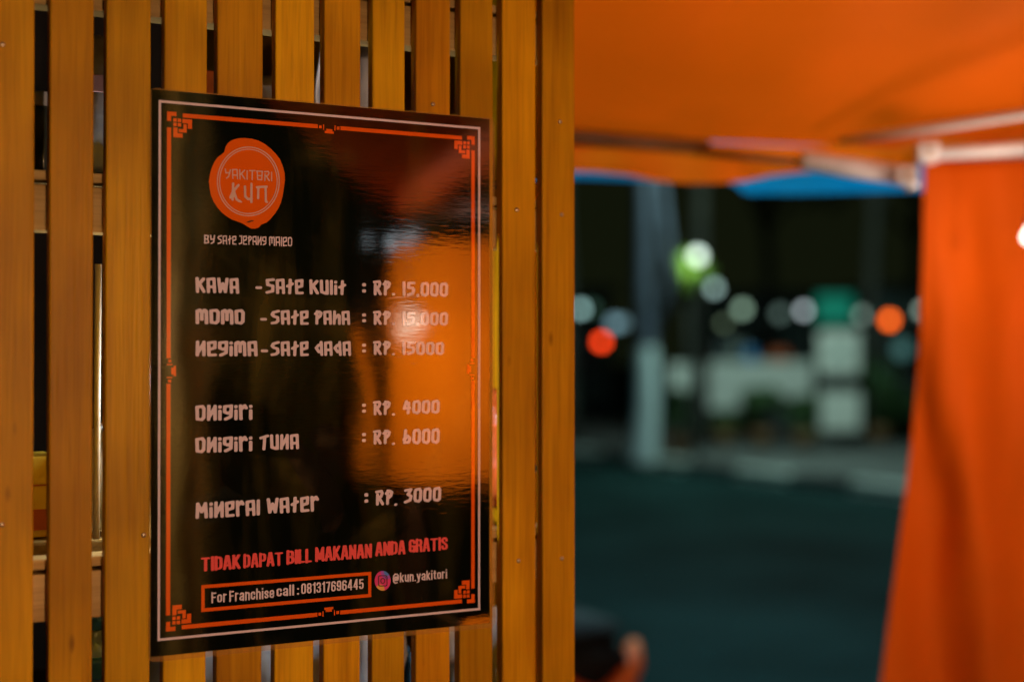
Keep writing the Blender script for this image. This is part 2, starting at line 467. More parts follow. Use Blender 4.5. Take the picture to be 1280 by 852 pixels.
# ================================================================== BOOTH
SLATS_PX = [(-207, -158), (-134, -84), (-62, -13), (-2, 42), (61, 116), (132.5, 187.5), (205, 258), (271.5, 328), (344, 392.5),
            (405, 450.5), (465.5, 506), (520, 563), (575, 616), (628, 670), (678, 718.5)]
SLATS_PX[3] = (-13 + 8, 42)
ZB, ZT = 0.12, 2.42
slat_sz = [(wall_sz(a, 400, -.001)[0], wall_sz(b, 400, -.001)[0]) for a, b in SLATS_PX]
S_END = slat_sz[-1][1]
S_BEG = slat_sz[0][0] - 0.4
booth = thing('food_booth', 'wooden food booth fronted by varnished vertical slats with items behind the gaps', 'booth', WP(0.1, 0, -.5))
nail_bm = bmesh.new(); lathe(nail_bm, [(0.0018, 0.0), (0.0018, .0004), (0.0010, .0008)], (0, 0, 0), 10)
nail_me = bm_mesh(nail_bm, 'nail', M['steel'], True)
rotN = Vector((0, 0, 1)).rotation_difference(Vector((NX, NY, 0))).to_matrix().to_4x4()
# rails behind the slats
rails = []
for (pl, pr) in (((50, 212), (50, 288)), ((50, 699), (50, 777)), ((125, -60), (125, 13))):
    zt = wall_sz(pl[0], pl[1], -.012)[1]; zb = wall_sz(pr[0], pr[1], -.012)[1]
    if pl[0] == 125: zt, zb = wall_sz(125, -60, -.012)[1], wall_sz(125, 13, -.012)[1]
    rails.append((zb, zt))
for zb, zt in rails:
    bm = bmesh.new()
    # a rail is a pair of battens with a groove between
    zm = zt - (zt - zb) * .20
    wbox(bm, S_BEG, S_END - .004, zb, zm - .0015, -.034, -.0125, .0015)
    wbox(bm, S_BEG, S_END - .004, zm + .0015, zt, -.038, -.0125, .0015)
    me = bm_mesh(bm, 'rail', M['rail'])
    Mw = Matrix(((DX, NX, 0, 0), (DY, NY, 0, 0), (0, 0, 1, 0), (0, 0, 0, 1)))
    me.transform(Mw.inverted()); me.flip_normals()
    o = bpy.data.objects.new('rail', me); C.objects.link(o)
    o.parent = booth; o.matrix_parent_inverse = booth.matrix_basis.inverted(); o.matrix_basis = Mw.copy()
    rails_obj = o
nails = [(14, 700, 152), (14, 702, 268), (13, 646, 262), (3, 3, 655), (3, 2, 55), (14, 702, 697), (13, 648, 700), (11, 541, 130), (5, 180, 668)]
for i, (s0, s1) in enumerate(slat_sz):
    bm = bmesh.new()
    # slat with slight waviness of its edges
    n = 24
    prev = None
    t = .0100 + random.uniform(-.0006, .0006)
    rings = []
    for j in range(n + 1):
        z = ZB + (ZT - ZB) * j / n
        dl = nz3(i * 3.1, z * 1.7, 0) * .0007; dr = nz3(i * 3.1 + 50, z * 1.7, 0) * .0007
        bo = nz3(i * 5.1, z * .8, 9) * .0006
        a, b_ = s0 + dl, s1 + dr
        e = .0011
        ring = [(a, -.001 - t + bo), (b_, -.001 - t + bo), (b_, -.001 - e + bo), (b_ - e * .35, -.001 - e * .3 + bo), (b_ - e, -.001 + bo), (a + e, -.001 + bo), (a + e * .35, -.001 - e * .3 + bo), (a, -.001 - e + bo)]
        rings.append([bm.verts.new(WP(s_, z, min(o_, -.0006))) for s_, o_ in ring])
    for j in range(n):
        for k in range(8):
            bm.faces.new((rings[j][k], rings[j][(k + 1) % 8], rings[j + 1][(k + 1) % 8], rings[j + 1][k]))
    bm.faces.new(list(reversed(rings[0]))); bm.faces.new(rings[-1])
    bmesh.ops.recalc_face_normals(bm, faces=bm.faces)
    slat = part('slat', bm_mesh(bm, 'slat', M['slat']), booth)
    for (k, px, py) in nails:
        if k == i:
            s_, z_ = wall_sz(px, py, -.001)
            no = bpy.data.objects.new('nail', nail_me); C.objects.link(no); no.parent = slat
            no.matrix_parent_inverse = slat.matrix_parent_inverse.copy() @ Matrix.Identity(4)
            no.matrix_parent_inverse = (booth.matrix_basis @ slat.matrix_parent_inverse @ slat.matrix_basis).inverted()
            no.matrix_basis = Matrix.Translation(WP(s_, z_, -.0008)) @ rotN
# shell of the booth
DEP = 1.15
def panel(name, s0, s1, z0, z1, o0, o1, mat):
    bm = bmesh.new(); wbox(bm, s0, s1, z0, z1, o0, o1, .002); return part(name, bm_mesh(bm, name, mat), booth)
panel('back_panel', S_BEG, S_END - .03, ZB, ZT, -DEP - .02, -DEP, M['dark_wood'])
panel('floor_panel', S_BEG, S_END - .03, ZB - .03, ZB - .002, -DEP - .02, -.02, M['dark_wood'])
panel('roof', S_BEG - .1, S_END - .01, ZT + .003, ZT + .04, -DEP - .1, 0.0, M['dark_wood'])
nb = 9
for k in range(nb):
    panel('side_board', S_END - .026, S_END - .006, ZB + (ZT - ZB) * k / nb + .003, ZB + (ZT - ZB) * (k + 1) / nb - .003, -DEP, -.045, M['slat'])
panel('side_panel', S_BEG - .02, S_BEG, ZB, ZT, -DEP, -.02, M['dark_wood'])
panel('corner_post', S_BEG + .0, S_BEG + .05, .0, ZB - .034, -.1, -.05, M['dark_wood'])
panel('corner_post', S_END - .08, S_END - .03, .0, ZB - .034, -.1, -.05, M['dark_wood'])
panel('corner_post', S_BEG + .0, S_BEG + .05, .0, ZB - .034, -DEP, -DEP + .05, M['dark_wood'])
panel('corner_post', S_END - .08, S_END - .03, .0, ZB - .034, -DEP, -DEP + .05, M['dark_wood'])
# shelves inside
zs_mid = rails[1][1] + .004
zs_low = rails[1][0] - .12
zs_up = rails[0][1] + .005
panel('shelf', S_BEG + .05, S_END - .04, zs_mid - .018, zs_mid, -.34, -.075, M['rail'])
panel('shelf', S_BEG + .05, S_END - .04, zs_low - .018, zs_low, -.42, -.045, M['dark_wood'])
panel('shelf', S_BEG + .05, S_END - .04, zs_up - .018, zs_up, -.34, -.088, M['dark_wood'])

# ---- items seen in the gaps
def crumple(name, parent, s0, s1, z0, z1, o0, o1, mat, amp=.006, seed=0, nu=14, nv=18):
    """closed crumpled bag between two offsets"""
    bm = bmesh.new()
    bmesh.ops.create_uvsphere(bm, u_segments=nu * 2, v_segments=nv, radius=1)
    cs, cz, co = (s0 + s1) / 2, (z0 + z1) / 2, (o0 + o1) / 2
    for v in bm.verts:
        p = v.co
        q = [math.copysign(abs(c) ** .55, c) for c in p]
        d = nz3(p.x * 2.5 + seed, p.y * 2.5, p.z * 2.5) * 1.0 + nz3(p.x * 6 + seed, p.y * 6, p.z * 6) * .6
        k = amp * d
        v.co = WP(cs + q[0] * ((s1 - s0) / 2 + k - amp), cz + q[2] * ((z1 - z0) / 2 + k - amp), co + q[1] * ((o1 - o0) / 2 + k - amp))
    bmesh.ops.recalc_face_normals(bm, faces=bm.faces)
    return link(name, bm_mesh(bm, name, mat, True), parent)

def gap(px0, px1, py0, py1, off):
    a = wall_sz(px0, (py0 + py1) / 2, off); b = wall_sz(px1, (py0 + py1) / 2, off)
    pm = (px0 + px1) / 2
    return a[0], b[0], wall_sz(pm, py1, off)[1], wall_sz(pm, py0, off)[1]

# white pouch with pink print, upper left
s0, s1, z0, z1 = gap(88, 170, 44, 118, -.12)
z0 = zs_up + .001 if z1 - zs_up > .05 else z0
th = thing('plastic_pouch', 'white plastic pouch with pink print behind the gap at top left', 'pouch', WP((s0 + s1) / 2, zs_up, -.12))
z0 = wall_sz(122, 150, -.12)[1]
crumple('pouch_body', th, s0, s1, zs_up + .001, z1, -.16, -.09, M['plastic'], .004, 3)
bm = bmesh.new(); za = wall_sz(122, 114, -.085)[1]; zb_ = wall_sz(122, 92, -.085)[1]
wbox(bm, s0 + .006, s1 - .006, za, zb_, -.0885, -.0868, .0006)
part('printed_band', bm_mesh(bm, 'printed_band', M['pinkprint']), th)
# dark jar with lid in first gap
s0, s1, z0, z1 = gap(28, 78, 118, 205, -.14)
jar = thing('storage_jar', 'dark glass jar with grey lid in the leftmost gap on the upper shelf', 'jar', WP((s0 + s1) / 2, zs_up, -.15))
r = (s1 - s0) / 2
bm = bmesh.new(); cc = WP((s0 + s1) / 2, zs_up + .0005, -.15)
lathe(bm, [(r * .9, 0), (r, .004), (r, (z1 - zs_up) * .8), (r * .85, (z1 - zs_up) * .86)], cc, 24)
part('glass', bm_mesh(bm, 'glass', simple('dark_green_glass', (.05, .06, .05), .1), True), jar)
bm = bmesh.new(); lathe(bm, [(r * .88, (z1 - zs_up) * .865), (r * .9, (z1 - zs_up) * .87), (r * .9, z1 - zs_up), (r * .8, z1 - zs_up + .002)], cc, 24)
part('lid', bm_mesh(bm, 'lid', M['grey_cloth'], True), jar)
# small orange box
s0, s1, z0, z1 = gap(248, 274, 87, 106, -.10)
bx = thing('snack_box', 'small orange and white box just above the menu sheet', 'box', WP((s0 + s1) / 2, zs_up, -.11))
bm = bmesh.new(); wbox(bm, s0, s1, (zs_up + z1) / 2, z1, -.14, -.10, .001); part('lid', bm_mesh(bm, 'lid', M['redbag']), bx)
bm = bmesh.new(); wbox(bm, s0, s1, zs_up + .001, (zs_up + z1) / 2 - .0005, -.14, -.10, .001); part('box_body', bm_mesh(bm, 'box_body', M['plastic']), bx)
# hanging grey-white cloth bag
s0, s1, z0, z1 = gap(384, 470, 34, 300, -.13)
def cloth_fn(u, v):
    s = s0 + (s1 - s0) * u; z = z1 - (z1 - z0) * v - .02 * abs(u - .35)
    return WP(s, z, -.10 - .012 * math.sin(u * 23 + v * 2) - .01 * nz3(u * 5, v * 5, 2))
o = link('hanging_cloth', grid_mesh(cloth_fn, 40, 20, 'hanging_cloth', M['grey_cloth']))
tag(o, 'grey white cloth hanging behind the gaps above the middle of the menu', 'cloth')
m_ = o.modifiers.new('thick', 'SOLIDIFY'); m_.thickness = .002
s0, s1, z0, z1 = gap(312, 362, 90, 132, -.10)
o = crumple('foil_packet', None, s0, s1, zs_up + .001, z1, -.13, -.09, M['plastic'], .003, 8); tag(o, 'crinkled pale packet in the gap above the left half of the menu', 'packet')
# ivory stick leaning
bm = bmesh.new()
a = wall_sz(122.5, 330, -.07); b2 = wall_sz(121.5, 548, -.07)
tube(bm, [WP(b2[0] - .0005, zs_mid + .001, -.07), WP(a[0], a[1], -.07)], .0026, 10)
o = link('wooden_stick', bm_mesh(bm, 'wooden_stick', M['ivory'], True)); tag(o, 'thin pale wooden stick standing upright in the second gap', 'stick')
# plastic bag beside stick
s0, s1, z0, z1 = gap(100, 172, 524, 690, -.10)
o = crumple('plastic_bag', None, s0, s1, zs_mid + .001, z1, -.125, -.076, M['plastic'], .005, 12); tag(o, 'crumpled white plastic bag low in the second gap above the rail', 'bag')
# yellow carton
s0, s1, z0, z1 = gap(20, 75, 570, 672, -.10)
yc = thing('drink_carton', 'yellow carton with dark red lower band in the leftmost gap', 'carton', WP((s0 + s1) / 2, zs_mid, -.13))
bm = bmesh.new(); wbox(bm, s0, s1, zs_mid + .001, z1, -.16, -.10, .002); part('carton_body', bm_mesh(bm, 'carton_body', M['yellow']), yc)
zb0 = wall_sz(48, 662, -.1)[1]; zb1 = wall_sz(48, 636, -.1)[1]
bm = bmesh.new(); wbox(bm, s0 + .001, s1 - .001, max(zb0, zs_mid + .003), zb1, -.0996, -.0986); part('red_band', bm_mesh(bm, 'red_band', M['redprint']), yc)
zc = wall_sz(48, 606, -.1)[1]
bm = bmesh.new(); wbox(bm, s0 + .001, s1 - .001, zc - .0006, zc + .0006, -.0996, -.0988); part('crease', bm_mesh(bm, 'crease', M['redprint']), yc)
# water bottle
s0, s1, z0, z1 = gap(100, 150, 782, 900, -.10)
wb = thing('water_bottle', 'clear ribbed water bottle with blue label low in the second gap', 'bottle', WP((s0 + s1) / 2, zs_low, -.13))
r = .03; cc = WP((s0 + s1) / 2, zs_low + .0005, -.13); hh = z1 - zs_low
bm = bmesh.new()
prof = [(r * .9, 0)] + [(r * (1.0 if k % 2 else .94), .004 + k * .006) for k in range(int(hh * .55 / .006))] + [(r, hh * .62), (r * .6, hh * .86), (r * .4, hh * .9), (r * .4, hh)]
lathe(bm, prof, cc, 24)
part('bottle_body', bm_mesh(bm, 'bottle_body', simple('clear_blue_plastic', (.35, .45, .52), .15, noise_amt=.1), True), wb)
bm = bmesh.new(); lathe(bm, [(r * 1.02, hh * .56), (r * 1.03, hh * .57), (r * 1.03, hh * .70), (r * .9, hh * .73)], cc, 24)
part('label_wrap', bm_mesh(bm, 'label_wrap', M['bluelabel'], True), wb)
bm = bmesh.new(); lathe(bm, [(r * .44, hh * .93), (r * .46, hh * .94), (r * .46, hh * 1.06), (r * .4, hh * 1.07)], cc, 16)
part('cap', bm_mesh(bm, 'cap', M['bluelabel'], True), wb)
# pale sacks seen under the menu
sackdat = [(176, 300, 'pale grey sack behind the gaps under the left corner of the menu'), (300, 420, 'pale grey sack behind the gaps under the menu centre'), (426, 502, 'purplish grey sack behind the gap under the menu, right of centre'), (548, 660, 'grey sack behind the last gaps right of the menu')]
for i, (a, b, lab) in enumerate(sackdat):
    s0, s1, z0, z1 = gap(a, b, 742, 960, -.11)
    o = crumple('storage_sack', None, s0, s1, zs_low + .001, min(z1, rails[1][0] - .002) , -.20, -.07, M['grey_cloth'], .008, 20 + i)
    tag(o, lab, 'sack', 'pale sacks on the lower shelf')
s0, s1, z0, z1 = gap(500, 530, 800, 960, -.09)
o = crumple('cable_bundle', None, s0, s1, zs_low + .001, z1, -.12, -.08, M['bluelabel'], .008, 31, 8, 12)
tag(o, 'dark blue crumpled packet in the gap below the right half of the menu', 'packet')
# red-orange bag & grey box right of the menu
s0, s1, z0, z1 = gap(598, 650, 478, 690, -.09)
o = crumple('plastic_bag', None, s0, s1, zs_mid + .001, wall_sz(622, 480, -.09)[1], -.13, -.06, M['redbag'], .008, 41)
tag(o, 'red orange plastic bag in the gap just right of the menu sheet', 'bag')
s0, s1, z0, z1 = gap(596, 660, 312, 480, -.13)
o = crumple('plastic_bag', None, s0, s1, z0 - .02, z1, -.20, -.145, M['grey_cloth'], .006, 44)
o.name = 'hanging_bag'; tag(o, 'grey bag hanging above the red orange bag right of the menu', 'bag')
# bulb added in the booth, hidden by the menu, lights the shelf items
bl = WP(.10, CAMZ - .02, -.066)
lb = thing('added_booth_bulb', 'small bulb added inside the slatted booth behind the menu to light the shelf items', 'bulb', bl)
bm = bmesh.new(); lathe(bm, sphere_prof(.018, 8, 1.2), bl, 16); part('glass_bulb', bm_mesh(bm, 'glass_bulb', M['bulb3'], True), lb)
bm = bmesh.new(); tube(bm, [bl + Vector((0, 0, .022)), (bl.x, bl.y, ZT)], .002, 6); part('cord', bm_mesh(bm, 'cord', M['black_plastic']), lb)
def point(name, loc, watts, col, radius=.03, parent=None):
    ld = bpy.data.lights.new(name, 'POINT'); ld.energy = watts; ld.color = col; ld.shadow_soft_size = radius
    o = bpy.data.objects.new(name, ld); C.objects.link(o)
    o.location = loc
    if parent:
        o.parent = parent; o.matrix_parent_inverse = parent.matrix_basis.inverted()
    return o
point('booth_lamp_light', bl, INSIDE_W * 36, (.72, .86, 1.0), .025, lb)

# ================================================================== MENU SHEET
# slight outward curl of the lower edge near the right corner
sB = wall_sz(617, 779)[0]
zBot = wall_sz(188, 822)[1]
def lift(s, z):
    a = max(0.0, min(1.0, (zBot + .026 - z) / .026)); b = max(0.0, min(1.0, (s - (sB - .075)) / .05))
    return .0015 * a * a * b
def PP(s, z, lay=0.0): return WP(s, z, lay + lift(s, z) )
LAY1, LAY2, LAY3 = .00025, .0005, .00075

sL, zTL = wall_sz(188.5, 110.5); _, zBL = wall_sz(188.5, 821.5)
sR, zTR = wall_sz(612, 148.5); _, zBR = wall_sz(612, 776)
zT_ = (zTL + zTR) / 2; zB_ = (zBL + zBR) / 2
menu = thing('menu_sheet', 'glossy laminated black and orange price menu fixed on the wooden slats', 'menu', WP((sL + sR) / 2, zB_, .0))
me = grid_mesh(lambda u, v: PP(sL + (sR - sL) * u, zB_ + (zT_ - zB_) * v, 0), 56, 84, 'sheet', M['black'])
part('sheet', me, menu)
sheet_o = menu.children[0]
# clear laminate margin: a rim round the sheet with rounded corners
def rim():
    vs, fs = [], []
    def rr(a0, a1, b0, b1, r):
        pts = []
        for cx, cz, t0 in ((a1 - r, b1 - r, 0), (a0 + r, b1 - r, 90), (a0 + r, b0 + r, 180), (a1 - r, b0 + r, 270)):
            for k in range(7):
                t = math.radians(t0 + 15 * k); pts.append((cx + r * math.cos(t), cz + r * math.sin(t)))
        return pts
    e = .0002
    ml, mr, mt, mb = .0012, .0048, .0010, .0038
    def densify(p):
        q = []
        for i in range(len(p)):
            a, b = p[i], p[(i + 1) % len(p)]
            L_ = math.hypot(a[0] - b[0], a[1] - b[1]); n = 12 if L_ > .05 else 1
            for k in range(n): q.append((a[0] + (b[0] - a[0]) * k / n, a[1] + (b[1] - a[1]) * k / n))
        return q
    outer = densify(rr(sL - ml, sR + mr, zB_ - mb, zT_ + mt, .005)); inner = densify(rr(sL + e, sR - e, zB_ + e, zT_ - e, .0004))
    n = len(outer)
    for p in outer: vs.append(PP(p[0], p[1], .00012))
    for p in inner: vs.append(PP(p[0], p[1], .00012))
    for i in range(n): fs.append((i, (i + 1) % n, n + (i + 1) % n, n + i))
    return mesh_from(vs, fs, 'clear_rim', M['film'])
part('clear_rim', rim(), menu)

# ---- print primitives
def strip_mesh(rects, lay, name, mat, step=.006):
    vs, fs = [], []
    for (a0, a1, b0, b1) in rects:
        nu = max(1, int((a1 - a0) / step)); nv = max(1, int((b1 - b0) / step))
        base = len(vs)
        for j in range(nv + 1):
            for i in range(nu + 1):
                vs.append(PP(a0 + (a1 - a0) * i / nu, b0 + (b1 - b0) * j / nv, lay))
        for j in range(nv):
            for i in range(nu):
                k = base + j * (nu + 1) + i
                fs.append((k, k + 1, k + nu + 2, k + nu + 1))
    return mesh_from(vs, fs, name, mat)

def poly_mesh(pts, lay, name, mat):
    n = len(pts); c = (sum(p[0] for p in pts) / n, sum(p[1] for p in pts) / n)
    vs = [PP(c[0], c[1], lay)] + [PP(p[0], p[1], lay) for p in pts]
    return mesh_from(vs, [(0, 1 + i, 1 + (i + 1) % n) for i in range(n)], name, mat)

def frame_rects(a0, a1, b0, b1, t):
    return [(a0, a1, b1 - t, b1), (a0, a1, b0, b0 + t), (a0, a0 + t, b0 + t, b1 - t), (a1 - t, a1, b0 + t, b1 - t)]

# thin pale line
wl, wt = wall_sz(197.5, 124); _, wb_ = wall_sz(199, 804); wr, wtr = wall_sz(600, 159.5); _, wbr = wall_sz(600, 757.5)
wt = (wt + wtr) / 2; wb_ = (wb_ + wbr) / 2
part('pale_border', strip_mesh(frame_rects(wl, wr, wb_, wt, .0018), LAY1, 'pale_border', M['ink_white']), menu)
# orange border with knotted corners
U = YL / F     # one photo pixel at the left edge, metres
ol, ot = wall_sz(208, 137.5); _, ob = wall_sz(209, 791); orr, otr = wall_sz(593.2, 171.5); _, obr = wall_sz(593.2, 749.5)
ot = (ot + otr) / 2; ob = (ob + obr) / 2
T = 5.3 * U
rects = []
g = 20 * U
cs = (ol + orr) / 2; cz = (ot + ob) / 2
gh = 16 * U
for (z0_, z1_, sgn) in ((ot - 1 * U - T, ot - 1 * U, 1), (ob + 1 * U, ob + 1 * U + T, -1)):
    rects.append((ol + g, cs - gh, z0_, z1_)); rects.append((cs + gh, orr - g, z0_, z1_))
for (a0_, a1_) in ((ol, ol + T), (orr - T, orr)):
    rects.append((a0_, a1_, ob + g, cz - gh)); rects.append((a0_, a1_, cz + gh, ot - g))
knot = [(0, 12, 0, 5.3), (0, 5.3, 5.3, 12), (8, 12.3, 8, 12.3), (13.6, 18, 8, 12.3), (8, 12.3, 13.6, 18), (13.6, 18, 13.6, 18),
        (19.6, 32, 8, 13.4), (26.5, 32, 13.4, 20), (8, 13.4, 19.6, 32), (13.4, 20, 26.5, 32), (14.8, 25.2, 21, 25.2), (20.8, 25.2, 14.6, 21)]
for (cx_, cz_, fx, fz) in ((ol, ot, 1, -1), (orr, ot, -1, -1), (ol, ob, 1, 1), (orr, ob, -1, 1)):
    for (x0, x1, y0, y1) in knot:
        a = sorted((cx_ + fx * x0 * U, cx_ + fx * x1 * U)); b = sorted((cz_ + fz * y0 * U, cz_ + fz * y1 * U))
        rects.append((a[0], a[1], b[0], b[1]))
mid = [(-14.5, -10.8, 2, 6), (10.8, 14.5, 2, 6), (-8.8, -7.4, .5, 7.5), (7.4, 8.8, .5, 7.5), (-4.4, 4.4, 6, 9), (-6.5, 6.5, 9, 12)]
for (x0, x1, y0, y1) in mid:
    rects.append((cs + x0 * U, cs + x1 * U, ot - y1 * U, ot - y0 * U))
    rects.append((cs + x0 * U, cs + x1 * U, ob + y0 * U, ob + y1 * U))
    rects.append((ol + y0 * U, ol + y1 * U, cz + x0 * U, cz + x1 * U))
    rects.append((orr - y1 * U, orr - y0 * U, cz + x0 * U, cz + x1 * U))
part('orange_border', strip_mesh(rects, LAY1, 'orange_border', M['ink_orange']), menu)

# ---- stroke lettering -> filled outlines by marching squares
FA = {  # angular brush lettering, 6 units high: (width, strokes)
 'K': (3.3, [[(.2, 0), (0, 6)], [(.2, 2.6), (3.1, 5.8)], [(1.2, 3.4), (3.3, .1)]]),
 'A': (3.2, [[(.2, 0), (0, 5.7), (2.9, 6), (3.2, 0)], [(0, 2.3), (3, 2.3)]]),
 'W': (4.1, [[(0, 6), (.7, .2), (2.0, 3.9), (3.3, .2), (4.1, 6)]]),
 'M': (4.1, [[(.1, 0), (0, 5.5), (1.1, 6), (2.0, 4.8), (2.0, 1.6)], [(2.0, 4.8), (3.2, 6), (4.0, 5.4), (4.1, 0)]]),
 'm': (4.3, [[(.1, 0), (.3, 6), (2.1, 2.4), (3.8, 6), (4.2, 0)]]),
 'O': (3.1, [[(0, 5.7), (2.3, 6), (3.1, 5), (3.0, 0.9), (2.1, 0), (.2, .3), (0, 5.7)]]),
 'N': (3.1, [[(.2, 6), (.1, 0)], [(.1, .8), (2.8, 5.2)], [(3.0, 6), (3.0, 0)]]),
 'E': (3.0, [[(3, .1), (.2, 0), (0, 5.6), (2.9, 6), (2.8, 3.3), (.2, 2.6)]]),
 'G': (3.1, [[(.5, 0), (2.9, 1.1), (3.1, 6), (.1, 5.7), (0, 3.3), (1.6, 2.6), (3.0, 3.4)]]),
 'I': (.2, [[(.1, 5.4), (.1, 5.7)], [(.1, 0), (.1, 3.7)]]),
 'S': (3.1, [[(3.1, 6), (.6, 5.3), (0, 4.3), (.8, 3.5), (2.7, 2.9), (2.9, 1.2), (1.9, .4), (0, .1)]]),
 's': (3.1, [[(3.1, 6), (0.1, 5.7), (0.3, 3.6), (2.9, 3.0), (2.8, .7), (0, 0)]]),
 'T': (2.5, [[(1.4, 6), (1.1, 0)], [(0, 3.1), (2.5, 4.3)]]),
 't': (3.3, [[(0, 5.1), (3.3, 6)], [(1.9, 5.5), (1.5, 0)]]),
 'U': (3.0, [[(0, 6), (.2, .7), (2.2, 0), (2.9, 1.0)], [(2.9, 6), (3.0, 0)]]),
 'L': (.2, [[(.1, 0), (.1, 6)]]),
 'P': (3.1, [[(.9, 6), (.7, 0)], [(0, 4.8), (2.0, 5.9), (3.1, 5.2), (2.6, 3.7), (.8, 2.4)]]),
 'H': (2.9, [[(0, 0), (.2, 6)], [(.1, 2.3), (2.3, 4.4), (2.9, 3.8), (2.9, 0)]]),
 'D': (3.0, [[(2.6, 6), (3.0, 0)], [(2.8, 4.9), (1.3, 4.6), (0, 3.2), (1.5, 1.3), (2.8, 1.9)]]),
 'R': (3.3, [[(.4, 0), (.5, 4.4)], [(0, 5.7), (2.6, 6), (3.1, 5), (2.4, 3.5), (.5, 2.7)], [(1.2, 3.1), (3.3, 0)]]),
 'r': (2.6, [[(.2, 0), (0, 6)], [(.1, 4.2), (1.9, 6), (2.6, 4.9)]]),
 'B': (3.0, [[(0, 0), (.1, 6), (2.7, 5.6), (2.3, 3.2), (0, 3)], [(2.3, 3.2), (3, .5), (0, 0)]]),
 'Y': (3.0, [[(0, 6), (.3, 3.0), (2.7, 3.4)], [(3, 6), (2.3, 1), (.6, 0)]]),
 'J': (2.4, [[(.6, 6), (2.4, 6), (2.3, .8), (0, 0)]]),
 '0': (3.2, [[(.6, 5.7), (2.5, 6), (3.2, 5), (3.0, .8), (2.0, 0), (.4, .4), (0, 1.4), (.2, 4.9), (.6, 5.7)]]),
 '1': (.3, [[(.2, 0), (.1, 6)]]),
 '5': (3.1, [[(3.1, 6), (.4, 5.8), (.2, 3.6), (2.4, 3.5), (3.1, 2.6), (2.6, .9), (.1, 0)]]),
 '4': (3.1, [[(1.3, 6), (.1, 2.3), (3.0, 2.7)], [(2.6, 5.2), (2.2, 0)]]),
 '6': (3.2, [[(.9, 6), (.3, .4), (2.4, .5), (3.2, 2.2), (2.0, 3.4), (.5, 2.4)], [(0, 1.7), (1.4, 3)]]),
 '3': (3.1, [[(.1, 5.6), (3.0, 6), (1.4, 3.6), (3.1, 2.7), (2.5, .8), (0, 0)]]),
 ':': (.1, [[(.05, 5.0), (.05, 4.4)], [(.05, 1.6), (.05, 1.0)]]),
 '.': (.3, [[(.1, 0), (.2, .1)]]),
 '-': (1.4, [[(0, 2.7), (1.4, 2.7)]]),
}
